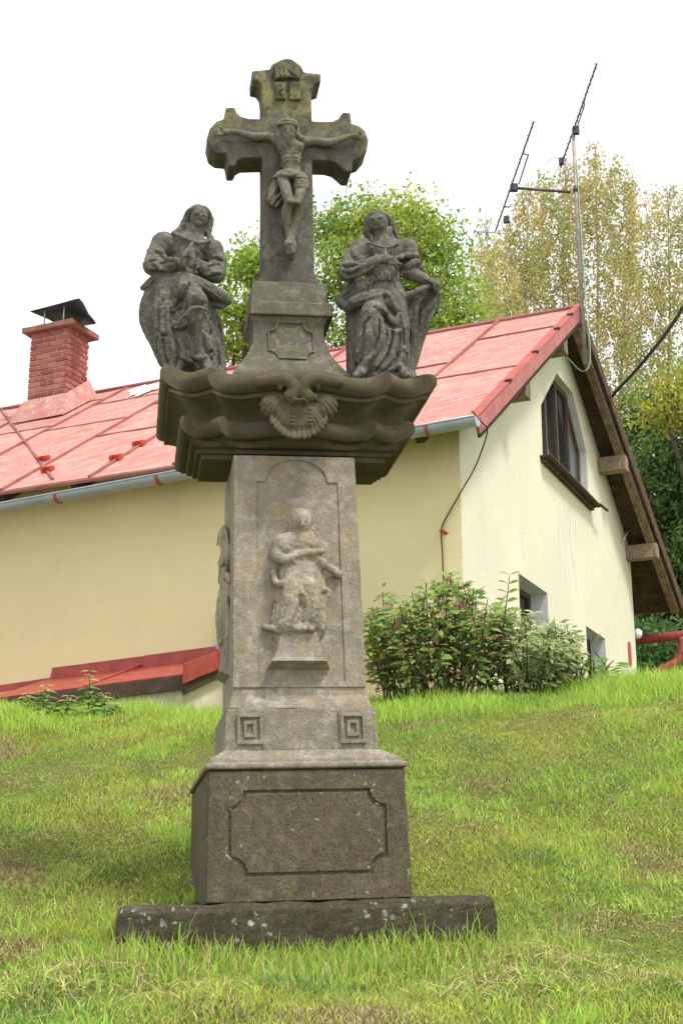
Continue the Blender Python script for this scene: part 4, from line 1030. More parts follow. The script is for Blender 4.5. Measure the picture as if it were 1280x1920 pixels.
# near verge flashing in lapped lengths
vu = [-.54, .62, 1.72, 2.75, 3.45, RU]
for k, (a, b) in enumerate(zip(vu, vu[1:])):
    slope_box('verge_flashing', -.385+.002*k, -.352, a, b+.02, -.12, .05+.003*(k % 2), M_VRG, roof)
    slope_box('verge_flashing_top', -.385, -.27, a, b+.02, .036+.002*(k % 2), .052+.002*(k % 2), M_REDF, roof)
    if k: slope_box('flashing_clip', -.40, -.33, a-.02, a+.02, .04, .075, M_WOODD, roof)
slope_box('verge_board', -.345, -.315, -.45, RU-.02, -.19, -.02, M_WOODD, roof)
for l_ in np.arange(.25, 11, 1.05): slope_box('rafter_tail', l_, l_+.09, -.44, .2, -.16, -.02, M_WOODD, roof)
slope_box('eave_boarding', -.31, 11.2, -.46, .3, -.020, -.013, M_WOODD, roof)
# --- gutter
gA, gB = (-.40, 6.045), (8.6, 5.735)
def gzz(l): return gA[1]+(gB[1]-gA[1])*(l-gA[0])/(gB[0]-gA[0])
bm = bmesh.new(); rings = []
ls_ = np.linspace(gA[0], gB[0], 12)
for l_ in ls_:
    ring = []
    for r_, sg in ((.082, 1), (.076, -1)):
        for k in range(11):
            a = math.pi*(k if sg > 0 else 10-k)/10; ring.append((l_, -.63-r_*math.cos(a), gzz(l_)-r_*math.sin(a)))
    rings.append([bm.verts.new(p) for p in ring])
for a, b in zip(rings, rings[1:]):
    for k in range(22): bm.faces.new((a[k], a[(k+1) % 22], b[(k+1) % 22], b[k]))
bm.faces.new(rings[0]); bm.faces.new(rings[-1])
gut = hobj(mesh_bm('gutter', bm, M_ZINC, None, True), house); m_ = gut.modifiers.new('e', 'EDGE_SPLIT')
htube('gutter_bead', [(l_, -.712, gzz(l_)+.004) for l_ in ls_], .012, M_ZINC, gut)
bm = bmesh.new(); vv = [bm.verts.new((-.404, -.63-.082*math.cos(math.pi*k/10), gzz(-.4)-.082*math.sin(math.pi*k/10))) for k in range(11)]; bm.faces.new(vv)
r2 = bmesh.ops.extrude_face_region(bm, geom=list(bm.faces)); 
for e_ in r2['geom']:
    if isinstance(e_, bmesh.types.BMVert): e_.co.x -= .006
hobj(mesh_bm('gutter_end_cap', bm, M_ZINC), gut)
for l_ in (.10, 1.6, 3.20, 4.52, 5.9):
    pts = [(l_, -.63-.09*math.cos(a), gzz(l_)-.09*math.sin(a)) for a in np.linspace(0, math.pi, 11)]+[(l_, -.50, gzz(l_)+.06)]
    bm = bmesh.new(); A = [bm.verts.new((p[0]-.014, p[1], p[2])) for p in pts]; B = [bm.verts.new((p[0]+.014, p[1], p[2])) for p in pts]
    for k in range(len(pts)-1): bm.faces.new((A[k], A[k+1], B[k+1], B[k]))
    o = hobj(mesh_bm('gutter_bracket', bm, M_RED), gut); s_ = o.modifiers.new('s', 'SOLIDIFY'); s_.thickness = .006
# --- lightning wire from the eave corner
def Lp(px, py, off): 
    p = onp(px, py, HN-hg*off, hg); return p
wp = [Lp(884, 770, .56), Lp(903, 792, .48), Lp(913, 806, .30), Lp(905, 838, .12), Lp(888, 880, .06), Lp(862, 925, .04), Lp(832, 978, .03), Lp(827, 1000, .03), Lp(829, 1040, .03), Lp(831, 1100, .03), Lp(833, 1180, .03)]
M_WIRE = plain('rusty_wire', (.11, .045, .03), .7, .2)
o = tube('lightning_wire', [Vector(p)-Vector(house.location) for p in catmull(wp, 5)], .0075, M_WIRE, None, 6); o.parent = house
cp = Vector(Lp(829, 998, .03))-Vector(house.location)
o = tube('wire_clamp', [cp+Vector((-.02, -.02, .02)), cp+Vector((.07, .03, -.02))], .018, M_RED, None, 8); o.parent = house
# --- chimney of single bricks
chim = hbox('chimney', (7.285, 3.045, 8.5), (7.985, 3.535, 9.90), M_MORT, house)
bmeshes = {}
def brick(l0, l1, u0, u1, z0, z1):
    o = hbox('brick', (l0, u0, z0), (l1, u1, z1), M_BRKT, chim, .006); return o
courses = 15; ch = .0893; z0 = 8.56
for k in range(courses):
    za, zb = z0+k*ch, z0+(k+1)*ch-.020
    if zb < 8.6 : continue
    L0, L1 = 7.27, 8.0; odd = k % 2
    lens = [.24, .24, .25] if odd else [.12, .24, .24, .13]
    x = L0
    for i_, w in enumerate(lens):
        brick(x+.009, x+w-.009, 3.03+random.uniform(-.006, .006), 3.10, za, zb); x += w
    y = 3.03; dl = [.12, .25, .15] if odd else [.25, .25]
    for i_, w in enumerate(dl):
        brick(L0 - .004, L0+.05, y+(.006 if i_ else -.003), y+w-.006, za, zb); y += w
cap = hbox('chimney_cap', (7.17, 2.93, 9.895), (8.10, 3.66, 9.985), M_CAPS, chim, .012); rough(cap, .012, .1, 3)
hbox('chimney_flue', (7.45, 3.15, 9.98), (7.80, 3.42, 10.02), M_DARK, chim)
# flashing at the foot
def flash(pts): 
    bm = bmesh.new(); bm.faces.new([bm.verts.new(p) for p in pts]); o = hobj(mesh_bm('chimney_flashing', bm, M_ROOF), chim); s_ = o.modifiers.new('s', 'SOLIDIFY'); s_.thickness = .012; return o
flash([(7.24, 3.00, 8.80), (8.03, 3.00, 8.78), (8.10, 2.80, rz(2.80)+.04), (7.16, 2.84, rz(2.84)+.04)])
flash([(7.245, 3.00, 8.80), (7.245, 3.56, 9.22), (7.13, 3.64, rz(3.64)+.05), (7.16, 2.84, rz(2.84)+.04)])
# cowl: bent sheet on four rods
def Cu(px, py, u_):
    w_ = onp(px, py, HN+hg*u_, hg)-HN; return (float(w_.dot(hl)), u_, float(w_[2]))
cfr = [Cu(x, y, 2.95) for x, y in ((57, 583), (85, 576), (115, 568), (140, 561), (149, 559), (157, 568), (167, 588), (180, 604))]
cbk = [Cu(x, y, u_) for x, y, u_ in ((66, 587, 3.0), (92, 598, 3.3), (106, 606, 3.5), (125, 611, 3.62), (140, 612, 3.62), (152, 612, 3.6), (168, 609, 3.35), (180, 607, 2.99))]
bm = bmesh.new(); A = [bm.verts.new(p) for p in cfr]; B = [bm.verts.new(p) for p in cbk]
for k in range(len(cfr)-1): bm.faces.new((A[k], A[k+1], B[k+1], B[k]))
cw = hobj(mesh_bm('chimney_cowl', bm, M_COWL, None, True), chim); s_ = cw.modifiers.new('s', 'SOLIDIFY'); s_.thickness = .012
for k, (px, py, pz) in enumerate(((85, 580, 612), (121, 575, 606), (103, 603, 610), (140, 608, 618))):
    a_ = Cu(px, py, 3.02 if k < 2 else 3.5); htube('cowl_rod', [(a_[0], a_[1], 9.97), (a_[0], a_[1], a_[2]+.01)], .012, M_ZINC, chim, 6)
# --- cables down the far verge
M_CABW = plain('pale_cable', (.55, .55, .48), .5, .1); M_CABG = plain('green_cable', (.12, .30, .14), .5, .1); M_CABK = plain('black_cable', (.015, .015, .016), .5, .1)
def Gp(px, py, off): return Vector(onp(px, py, HN-hl*off, hl))-Vector(house.location)
Z8 = lambda x, y: (780+x/2.4, 540+y/2.4)
def cable(pts, r, mat, off):
    o = tube('cable', catmull([Gp(*Z8(x, y), off) for x, y in pts], 4), r, mat, None, 6); o.parent = house
cable([(880, 810), (905, 900), (930, 1005), (948, 1050), (950, 1090), (932, 1135)], .014, M_CABW, .05)
# downpipe and outdoor lamp
dp = [H(2.72, -.07, z) for z in (4.08, 4.2, 4.35, 4.5)]
o = tube('downpipe', [Vector(p)-Vector(house.location) for p in dp], .05, plain('downpipe_grey', (.55, .60, .66), .5, .05), None, 10); o.parent = house
lp_ = bmesh.new(); bmesh.ops.create_uvsphere(lp_, u_segments=16, v_segments=10, radius=.065)
for v in lp_.verts:
    v.co.z *= 1.25; v.co = Vector(H(-.03, 7.95, 5.42))-Vector(house.location)+v.co
mesh_bm('globe_lamp', lp_, plain('opal_glass', (.75, .77, .78), .2, .05), house, True)

# ================================================================== lean-to with red roof on the left
lt = empty('lean_to', tuple(H(4, -.5, 3.1)), 'low cream lean-to with bright red metal roof at the left', 'shed')
def ltobj(o, parent=lt):
    o.data.transform(Matrix.Translation(-Vector(lt.location)) @ Rr)
    if Rr.to_3x3().determinant() < 0: o.data.flip_normals()
    o.parent = parent; return o
M_LR = plain('bright_red_roof_paint', (.36, .065, .05), .5, .3, 7)
top = lambda l: 4.12-.041*(l-2.75)-(.12 if l > 5.0 else 0)          # roof against the wall
frt = lambda l: 3.67-.045*(l-2.7)
def ltq(name, pts, mat, th=.02):
    bm = bmesh.new(); bm.faces.new([bm.verts.new(p) for p in pts]); o = ltobj(mesh_bm(name, bm, mat)); s_ = o.modifiers.new('s', 'SOLIDIFY'); s_.thickness = th; return o
ed = [2.55, 3.75, 5.0, 6.5, 9.0]
for a, b in zip(ed, ed[1:]):
    ltq('roof_sheet', [(a+.004, -1.05, frt(a)), (b-.004, -1.05, frt(b)), (b-.004, -.01, top(b-.01)-.10), (a+.004, -.01, top(a+.01)-.10)], M_LR)
    ltq('roof_seam', [(b-.02, -1.03, frt(b)+.02), (b+.02, -1.03, frt(b)+.02), (b+.02, -.02, top(b+.03)-.07), (b-.02, -.02, top(b+.03)-.07)], M_LR, .03)
ltq('wall_flashing', [(2.6, -.02, top(2.6)-.12), (3.72, -.02, top(3.72)-.12), (3.70, -.012, top(3.72)+.02), (2.6, -.012, top(2.6)+.02)], M_LR, .014)
ltq('wall_flashing', [(3.70, -.026, top(3.7)-.12), (4.95, -.026, top(4.95)-.12), (4.93, -.018, top(4.95)+.02), (3.72, -.018, top(3.72)+.018)], M_LR, .014)
ltq('wall_flashing', [(4.93, -.02, top(4.95)-.16), (9, -.02, top(9)-.16), (9, -.012, top(9)-.03), (4.93, -.012, top(4.95)-.09)], M_LR, .014)
ltq('verge_flashing', [(2.54, -1.08, frt(2.55)-.10), (2.54, -1.08, frt(2.55)+.09), (2.54, -.01, top(2.55)+.02), (2.54, -.01, top(2.55)-.17)], M_LR, .02)
ltq('fascia', [(2.56, -1.02, frt(2.56)-.15), (9, -1.02, frt(9)-.15), (9, -1.02, frt(9)-.02), (2.56, -1.02, frt(2.56)-.02)], M_WOODD, .03)
ltq('verge_fascia', [(2.575, -1.0, frt(2.55)-.20), (2.575, -.01, top(2.55)-.27), (2.575, -.01, top(2.55)-.17), (2.575, -1.0, frt(2.55)-.10)], M_WOODD, .02)
bm = bmesh.new(); hexa(bm, [(2.64, -.95, 2.6), (9, -.95, 2.6), (9, -.01, 2.6), (2.64, -.01, 2.6), (2.64, -.95, frt(2.6)-.06), (9, -.95, frt(9)-.06), (9, -.01, top(9)-.16), (2.64, -.01, top(2.6)-.16)])
ltobj(mesh_bm('wall', bm, M_GABLE))

# ================================================================== aerial mast
mast_b = Vector(onp(1096, 682, HN-hl*.42, hl))
mast = empty('aerial_mast', mast_b, 'thin rusty mast with two television aerials above the gable', 'aerial')
M_MAST = plain('mast_steel', (.34, .28, .24), .6, .4, 6, metal=.3); M_AER = plain('aerial_metal', (.10, .085, .085), .5, .3, metal=.4); M_BOXG = plain('aerial_box', (.045, .055, .065), .5, .1)
W2 = lambda p: Vector(p)-mast_b
mh = float(atY(1066, 242, mast_b.y)[2]-mast_b.z)
tube('pole', [(0, 0, 0), (0, 0, mh*.65), (.01, 0, mh)], [.033, .030, .022], M_MAST, mast, 10)
tube('pole_sleeve', [(0, 0, mh*.72), (0, 0, mh*.745)], .036, M_AER, mast, 10)
def onz(px, py, z):
    r = ray(px, py); return Vector(CAM+r*((z-CAM[2])/r[2]))
zA = (mast_b.z+mh-.02)
Am = onz(1063, 250, zA); 
def shift(p, ref, tgt): return p-ref+tgt
mtop = Vector((mast_b.x+.01, mast_b.y, zA))
def bm_pt(px, py): return W2(shift(onz(px, py, zA), Am, mtop))
tube('boom', [bm_pt(1106, 126), bm_pt(1040, 318)], .012, M_AER, mast, 6)
for t_ in np.linspace(.02, .98, 15):
    p = bm_pt(1106, 126).lerp(bm_pt(1040, 318), t_); tube('element', [p+Vector((0, 0, -.05)), p+Vector((0, 0, .05))], .007, M_AER, mast, 5)
tube('boom_strut', [bm_pt(1083, 190), bm_pt(1083, 190)+Vector((0, .02, -.10)), bm_pt(1070, 236)+Vector((.0, .0, -.06))], .009, M_AER, mast, 6)
def abox(p, sx, sy, sz, name='junction_box'):
    o = box(name, (p.x-sx, p.y-sy, p.z-sz), (p.x+sx, p.y+sy, p.z+sz), M_BOXG, mast, .006); return o
abox(W2(mtop)+Vector((.03, -.03, -.02)), .045, .03, .06, 'mast_clamp'); abox(bm_pt(1041, 303)+Vector((0, 0, -.04)), .035, .03, .05)
zB = mast_b.z+3.30
arm_r = Vector(atY(1069, 360, mast_b.y)); zB = arm_r.z
tube('arm', [W2(arm_r), W2(Vector(atY(958, 352, mast_b.y-.1)))], .020, M_AER, mast, 8)
hub = Vector(atY(963, 352, mast_b.y-.1)); Bm = onz(963, 352, hub.z)
def bp(px, py): return W2(shift(onz(px, py, hub.z), Bm, hub))
tube('boom', [bp(1000, 228), bp(927, 437)], .012, M_AER, mast, 6)
for t_ in np.linspace(.03, .9, 10):
    p = bp(1000, 228).lerp(bp(927, 437), t_); tube('element', [p+Vector((0, 0, -.04)), p+Vector((0, 0, .04))], .007, M_AER, mast, 5)
tube('boom_strut', [bp(978, 288), bp(990, 290), bp(972, 345)], .010, M_AER, mast, 6)
abox(W2(hub), .05, .04, .05, 'mast_clamp'); abox(bp(945, 412)+Vector((.03, 0, 0)), .04, .03, .05); tube('boom_strut', [bp(942, 388), bp(956, 388)], .01, M_AER, mast, 6)
rl = [W2(Vector(atY(889, 434, mast_b.y-.1))), W2(Vector(atY(963, 438, mast_b.y-.1)))]
tube('reflector', rl, .009, M_ZINC, mast, 6)
for t_ in (0, .33, .62, 1): 
    p = rl[0].lerp(rl[1], t_); tube('element', [p+Vector((0, 0, -.03)), p+Vector((0, 0, .03))], .009, M_AER, mast, 5)
for k, (dx, m_) in enumerate(((.04, M_CABG), (.055, M_CABW))):
    tube('cable', catmull([(dx*.6, -.02, 3.0), (dx*.7, -.03, 1.9), (dx, -.03, .9), (dx*1.3, -.03, .2), (dx*.8, -.02, -.05), (-.06, .0, -.10), (-.22, .06, .12)], 4), .0055, m_, mast, 5)

# ================================================================== overhead cables
a = Vector(H(ov(5.35)-.02, 5.35, fz(5.35)-.02)); b = Vector(atY(1290, 560, 12.5)); e = b+(b-a)*1.2+Vector((0, 0, .5))
cb_ = tube('supply_cable', catmull([a, a.lerp(b, .1)+Vector((0, 0, .0)), a.lerp(b, .5)+Vector((0, 0, -.06)), b, e], 6), .022, M_CABK, None, 6)
tag(cb_, 'thick black supply cable rising from the roof verge to the upper right', 'cable')
for i, (ya, yb) in enumerate(((1003, 996), (1016, 1008), (1021, 1014), (1065, 1058))):
    A_ = Vector(atY(1140, ya+11, 30)); B_ = Vector(atY(1400, yb-9, 26))
    o = tube('overhead_wire', [A_, A_.lerp(B_, .5)+Vector((0, 0, -.03)), B_], .012, M_CABW, None, 5)
    tag(o, 'thin pale overhead wire right of the gable, '+['topmost of four', 'second of four from above', 'third of four from above', 'lowest of four'][i], 'wire', 'thin wires before the dark trees')

# ================================================================== red porch brace at the right
pb = Vector(H(-.2, 8.6, 4.6))
pr = empty('porch_brace', pb, 'red painted pipe frame under the eaves at the right edge', 'railing')
Yp = pb.y
W3 = lambda px, py, dy=0.: Vector(atY(px, py, Yp+dy))-pb
M_RP = plain('red_pipe_paint', (.33, .065, .05), .5, .25, 6)
tube('top_rail', [W3(1150, 1206, .3), W3(1285, 1190), W3(1420, 1174, -.3)], .075, M_RP, pr, 12)
tube('diagonal_rail', catmull([W3(1205, 1275, .1), W3(1250, 1250), W3(1268, 1240), W3(1276, 1225), W3(1277, 1195)], 4), .065, M_RP, pr, 12)
tube('diagonal_rail', [W3(1276, 1228), W3(1330, 1200, -.2)], .06, M_RP, pr, 10)
# ================================================================== vegetation
def leaf_mat(name, trans=.35, rough_=.6, spec=.25):
    t = NT(name); at = t.n('ShaderNodeAttribute'); at.attribute_name = 'col'
    p = t.n('ShaderNodeBsdfPrincipled'); t.l(at.outputs['Color'], p.inputs['Base Color']); p.inputs['Roughness'].default_value = rough_; p.inputs['Specular IOR Level'].default_value = spec
    tr = t.n('ShaderNodeBsdfTranslucent'); t.l(at.outputs['Color'], tr.inputs['Color'])
    mxs = t.n('ShaderNodeMixShader'); mxs.inputs[0].default_value = trans
    t.l(p.outputs[0], mxs.inputs[1]); t.l(tr.outputs[0], mxs.inputs[2]); t.l(mxs.outputs[0], t.out.inputs['Surface'])
    return t.m
M_GRASS = leaf_mat('grass_blade', .42); M_LEAF = leaf_mat('leaf', .45, .5); M_DRY = leaf_mat('dry_stalk', .15, .9, .1)
M_BARK = plain('bark', (.10, .085, .065), .95, .5, 8); M_BIRCH = plain('birch_bark', (.28, .26, .23), .9, .6, 3)
M_STEM = plain('twig', (.09, .05, .035), .8, .3)
def pnoise(X, Y, sc, seed):
    r = np.random.default_rng(seed); z = np.zeros_like(X)
    for i in range(9):
        a = r.uniform(0, 2*math.pi); f = sc*r.uniform(.6, 1.8); z += np.sin(f*(X*math.cos(a)+Y*math.sin(a))+r.uniform(0, 7))
    return z/3
def blades(n, Xs, Ys, h, w, lean, col, r, base_dark=.55):
    """n blades: arrays of position, height, width, lean, colour (n,3)"""
    z = gz(Xs, Ys); a = r.uniform(0, 2*math.pi, n); b = r.uniform(0, 2*math.pi, n)
    dx, dy = np.cos(a), np.sin(a); lx, ly = np.cos(b)*lean, np.sin(b)*lean
    P = np.zeros((n, 5, 3)); w2 = w/2
    for i, (t, ww) in enumerate(((0, 1), (0, -1), (.55, .8), (.55, -.8), (1, 0))):
        P[:, i, 0] = Xs+dx*w2*ww+lx*h*t*t; P[:, i, 1] = Ys+dy*w2*ww+ly*h*t*t
        P[:, i, 2] = z-.01+h*t*(1-.35*np.clip(lean, 0, 2)*t)
    c = np.repeat(col[:, None, :], 5, 1)
    T = np.array([[0, 1, 3], [0, 3, 2], [2, 3, 4]]); Fc = (np.arange(n)[:, None, None]*5+T[None]).reshape(-1, 3)
    return P.reshape(-1, 3), Fc, c.reshape(-1, 3)
def in_view(n, y0, y1, r, bias=1.0):
    Y = y0+(y1-y0)*r.uniform(0, 1, n)**bias; X = r.uniform(-1, 1, n)*(.262*Y+.35); return X, Y
def clear(X, Y):
    """keep blades off the slab"""
    d = np.stack([X-MO[0], Y-MO[1]], -1); lx = d@ex0[:2]; ly = d@mey[:2]
    return ~(((np.abs(lx-.022) < .86) & (ly > -.55) & (ly < .01)) | ((np.abs(lx-.033) < .48) & (ly > -.1) & (ly < 1.2)))
r = np.random.default_rng(3)
GREEN = np.array((.34, .55, .09)); YEL = np.array((.54, .62, .125)); DRY = np.array((.66, .56, .30)); MOSS = np.array((.50, .52, .07)); DEEP = np.array((.20, .36, .085)); BRN = np.array((.30, .21, .11))
def turf_colour(X, Y, n):
    a = pnoise(X, Y, 2.6, 1)+r.normal(0, .45, n); b = pnoise(X, Y, 4.5, 2)+r.normal(0, .5, n); e = pnoise(X, Y, 1.3, 5)+r.normal(0, .35, n)
    c = np.where((a > 0)[:, None], GREEN, YEL)
    c = np.where((e > .65)[:, None], MOSS, c)
    c = np.where((b > 1.05)[:, None], np.where((r.uniform(0, 1, n) < .5)[:, None], DRY, BRN), c); c = np.where((b < -1.25)[:, None], DEEP, c)
    c = np.where((r.uniform(0, 1, n) < .07)[:, None], BRN, c); c = np.where((r.uniform(0, 1, n) < .06)[:, None], DRY, c)
    return c*r.uniform(.75, 1.25, (n, 1))
# short turf over the whole bank
n = 340000; X, Y = in_view(n, 4.3, 13.0, r, .85); k = clear(X, Y); X, Y = X[k], Y[k]; n = len(X)
patch = pnoise(X, Y, 3.2, 9); h = r.uniform(.018, .055, n)*(1+.45*patch)*(1+.5*np.clip((Y-10.5)/1.5, 0, 1))
parts = [blades(n, X, Y, np.clip(h, .024, .2), r.uniform(.004, .008, n), r.uniform(.2, 1.1, n), turf_colour(X, Y, n)*r.uniform(.72, 1.15, (n, 1)), r)]
# longer tufts
tx, ty = in_view(900, 4.4, 13.0, r, .8); tn = pnoise(tx, ty, 2.1, 12); kk = tn > .1; tx, ty = tx[kk], ty[kk]
X = np.repeat(tx, 34)+r.normal(0, .06, len(tx)*34); Y = np.repeat(ty, 34)+r.normal(0, .06, len(tx)*34); k = clear(X, Y); X, Y = X[k], Y[k]; n = len(X)
c = np.where((r.uniform(0, 1, n) < .7)[:, None], GREEN*1.15, YEL)*r.uniform(.8, 1.25, (n, 1))
parts.append(blades(n, X, Y, r.uniform(.05, .12, n), r.uniform(.004, .008, n), r.uniform(.2, .9, n), c, r))
# long fresh grass on the crest and before the slab
n = 26000; X, Y = in_view(n, 10.9, 12.9, r); c = np.where((r.uniform(0, 1, n) < .6)[:, None], GREEN*1.15, YEL*1.05)*r.uniform(.8, 1.25, (n, 1))
hh = r.uniform(.07, .27, n)*(.75+.35*np.clip(pnoise(X, Y, 3, 4), -1, 1))*np.where(X > 0, 1, .8)
parts.append(blades(n, X, Y, np.clip(hh, .04, .34), r.uniform(.005, .009, n), r.uniform(.1, .8, n), c, r))
n = 7000; lx = r.uniform(-1.15, 1.25, n); ly = -.57-np.abs(r.normal(0, .34, n)); X = MO[0]+ex0[0]*lx+mey[0]*ly; Y = MO[1]+ex0[1]*lx+mey[1]*ly
dens_ = .45+.55*np.exp(-((lx-.05)/.35)**2); k = r.uniform(0, 1, n) < dens_; X, Y, lx, ly = X[k], Y[k], lx[k], ly[k]; n = len(X)
c = np.where((r.uniform(0, 1, n) < .55)[:, None], GREEN*1.05, YEL)*r.uniform(.65, 1.2, (n, 1)); c = np.where((r.uniform(0, 1, n) < .12)[:, None], DRY*.9, c)
parts.append(blades(n, X, Y, r.uniform(.03, .15, n)*(1-.35*np.clip(-ly-.6, 0, 1)), r.uniform(.005, .009, n), r.uniform(.1, .7, n), c, r))
n = 26; lx = r.uniform(-.85, .9, n); ly = -.58-r.uniform(0, .06, n); X = MO[0]+ex0[0]*lx+mey[0]*ly; Y = MO[1]+ex0[1]*lx+mey[1]*ly
parts.append(blades(n, X, Y, r.uniform(.13, .25, n), r.uniform(.007, .010, n), r.uniform(.1, .5, n), np.tile(GREEN*1.05, (n, 1)), r))
# low broad-leaved weeds in the turf
n = 9000; X, Y = in_view(n, 4.4, 12.0, r, .85); k = (pnoise(X, Y, 3.4, 20) > .75) & clear(X, Y); X, Y = X[k], Y[k]; n = len(X)
parts.append(blades(n, X, Y, r.uniform(.02, .045, n), r.uniform(.016, .030, n), r.uniform(.9, 1.6, n), np.tile((.22, .36, .11), (n, 1))*r.uniform(.7, 1.3, (n, 1)), r))
off = 0; Vs, Fs, Cs = [], [], []
for v, f, c in parts: Vs.append(v); Fs.append(f+off); Cs.append(c); off += len(v)
tag(mesh_np('grass', np.concatenate(Vs), np.concatenate(Fs), M_GRASS, None, False, np.concatenate(Cs)), 'unmown bright green grass covering the sloping bank', 'grass', kind='stuff')
# raked hay lying in heaps
heaps = [(130, 1835, .14, 500), (40, 1800, .10, 260), (985, 1795, .17, 620), (1090, 1830, .22, 700), (890, 1865, .13, 420), (1180, 1850, .12, 260), (30, 1475, .16, 300), (280, 1350, .16, 260), (290, 1560, .2, 380), (70, 1590, .16, 300),
         (1010, 1310, .14, 260), (1260, 1325, .2, 420), (860, 1460, .3, 420), (1090, 1500, .3, 420), (200, 1690, .3, 340), (820, 1540, .25, 300), (1200, 1730, .25, 320), (330, 1650, .2, 260), (960, 1850, .12, 200), (1240, 1640, .2, 200), (60, 1890, .15, 260), (330, 1880, .15, 160)]
def on_ground(px, py):
    rr2 = ray(px, py); lo_, hi_ = 3., 14.
    ts = np.linspace(3, 14, 800); pts = CAM[None]+rr2[None]*(ts/rr2[1])[:, None]; g = gz(pts[:, 0], pts[:, 1]); i = np.argmax(pts[:, 2] < g)
    return pts[i]
Vs, Fs, Cs = [], [], []; off = 0
for px, py, sp, cnt in heaps:
    c0 = on_ground(px, py)
    for i in range(int(cnt*.5)):
        x, y = c0[0]+r.normal(0, sp*1.25), c0[1]+r.normal(0, sp*.9); d2 = ((x-c0[0])**2+(y-c0[1])**2)/(sp*sp)
        a = r.uniform(0, 2*math.pi); L = r.uniform(.04, .13); w = r.uniform(.0007, .0017); z = gz(x, y)+.016+r.uniform(0, .04)*math.exp(-d2)
        cu = r.uniform(-.8, .8); ps = []
        for t_ in (0, .5, 1):
            aa = a+cu*(t_-.5); ps.append((x+math.cos(aa)*L*(t_-.5), y+math.sin(aa)*L*(t_-.5), z+.018*math.sin(t_*3.1)+r.uniform(-.01, .01)))
        ps = np.array(ps); n_ = np.array([-math.sin(a), math.cos(a), .4])*w
        Vs.append(np.concatenate([ps-n_, ps+n_])); Fs.append(np.array([[0, 1, 4, 3], [1, 2, 5, 4]])+off); off += 6
        Cs.append(np.tile((DRY if r.uniform() < .55 else (BRN*1.2 if r.uniform() < .6 else YEL))*r.uniform(.6, 1.1), (6, 1)))
tag(mesh_np('dry_grass', np.concatenate(Vs), np.concatenate(Fs), M_DRY, None, False, np.concatenate(Cs)), 'brown raked grass cuttings lying in heaps on the bank', 'hay', kind='stuff')

# ------------------------------------------------------------------ leaves
def leaf_quads(C, s, col, r, asp=.5, up=.0, droop=None):
    n = len(C); a = r.normal(size=(n, 3)); 
    if droop is not None: a = a*.5+droop
    a /= np.linalg.norm(a, axis=1)[:, None]; b = np.cross(a, r.normal(size=(n, 3))); b /= np.linalg.norm(b, axis=1)[:, None]
    nn = np.cross(a, b)
    s = s[:, None]; P = np.stack([C-a*s*.5, C+b*s*asp*.5-nn*s*.08, C+a*s*.5, C-b*s*asp*.5-nn*s*.08], 1)
    return P.reshape(-1, 3), np.arange(n*4).reshape(n, 4), np.repeat(col, 4, 0)
def leafed(name, C, s, col, r, parent, asp=.5, droop=None, kind='stuff'):
    V, Fc, cc = leaf_quads(C, s, col, r, asp, 0, droop); o = mesh_np(name, V, Fc, M_LEAF, parent, False, cc)
    if kind: o['kind'] = kind
    return o
def limb_mesh(name, limbs, mat, parent):
    Vs, Fs = [], []; off = 0
    for pts, rad in limbs:
        P = catmull(pts, 4) if len(pts) > 2 else pts
        rr2 = np.interp(np.linspace(0, 1, len(P)), np.linspace(0, 1, len(rad)), rad)
        v, f = tube_vf(P, rr2, 6); Vs.append(v); Fs.append(f+off); off += len(v)
    return mesh_np(name, np.concatenate(Vs), np.concatenate(Fs), mat, parent, True)
def blob_tree(name, label, blobs, Y, trunk_px, base_z, n_per, leaf, palette, seed, group=None, clump=.45, asp=.42, cat='tree', dens=1., dy=1.0):
    """crown of leaf sprays gathered in clumps inside blobs given by picture place and radius (px) at distance Y"""
    r = np.random.default_rng(seed); sc = F/ (Y*1.06)
    bx = atY(trunk_px, 1250, Y)[0]; base = np.array([bx, Y, base_z]); root = empty(name, tuple(base), label, cat, group)
    Cs, cols, limbs = [], [], []
    cen = [(atY(px, py, Y+r.uniform(-1, 1)*rad/sc*dy), rad/sc) for px, py, rad in blobs]
    mid = np.array([bx, Y, base_z+.55*(np.mean([c[0][2] for c in cen])-base_z)])
    limbs.append(([base-base, (mid-base)*.5+np.array([.1, 0, 0]), mid-base], [.22, .16, .12]))
    for cc, R in cen:
        j = (mid+cc)/2+r.normal(0, .2, 3); limbs.append(([mid-base, j-base, cc-base], [.10, .06, .025]))
        ncl = max(6, int(24*dens*(R/1.0)**1.6))
        for _ in range(ncl):
            d = r.normal(size=3); d /= np.linalg.norm(d); rad = R*(r.uniform(.25, 1)**.5)*(1+.22*r.normal()); p = cc+d*rad*np.array([1, 1, .85])
            if r.uniform() < .6: limbs.append(([cc-base, (cc+p)/2-base+r.normal(0, .08, 3), p-base], [.022, .014, .006]))
            m = int(n_per*r.uniform(.5, 1.4)); cs = clump*r.uniform(.6, 1.25)
            q = p+r.normal(size=(m, 3))*np.array([cs, cs, cs*.45]); q[:, 2] -= .25*np.abs(q[:, 0]-p[0])
            Cs.append(q-base); pal = palette[r.integers(len(palette))]; cols.append(np.array(pal)*r.uniform(.7, 1.3, (m, 1))*r.uniform(.8, 1.2))
    C = np.concatenate(Cs); col = np.clip(np.concatenate(cols), 0, .9)
    limb_mesh('trunk', limbs, M_BARK, root)
    leafed('crown', C, r.uniform(.6, 1.3, len(C))*leaf, col, r, root, asp)
    return root
PG = [(.28, .42, .07), (.35, .47, .075), (.43, .49, .08), (.20, .34, .065)]
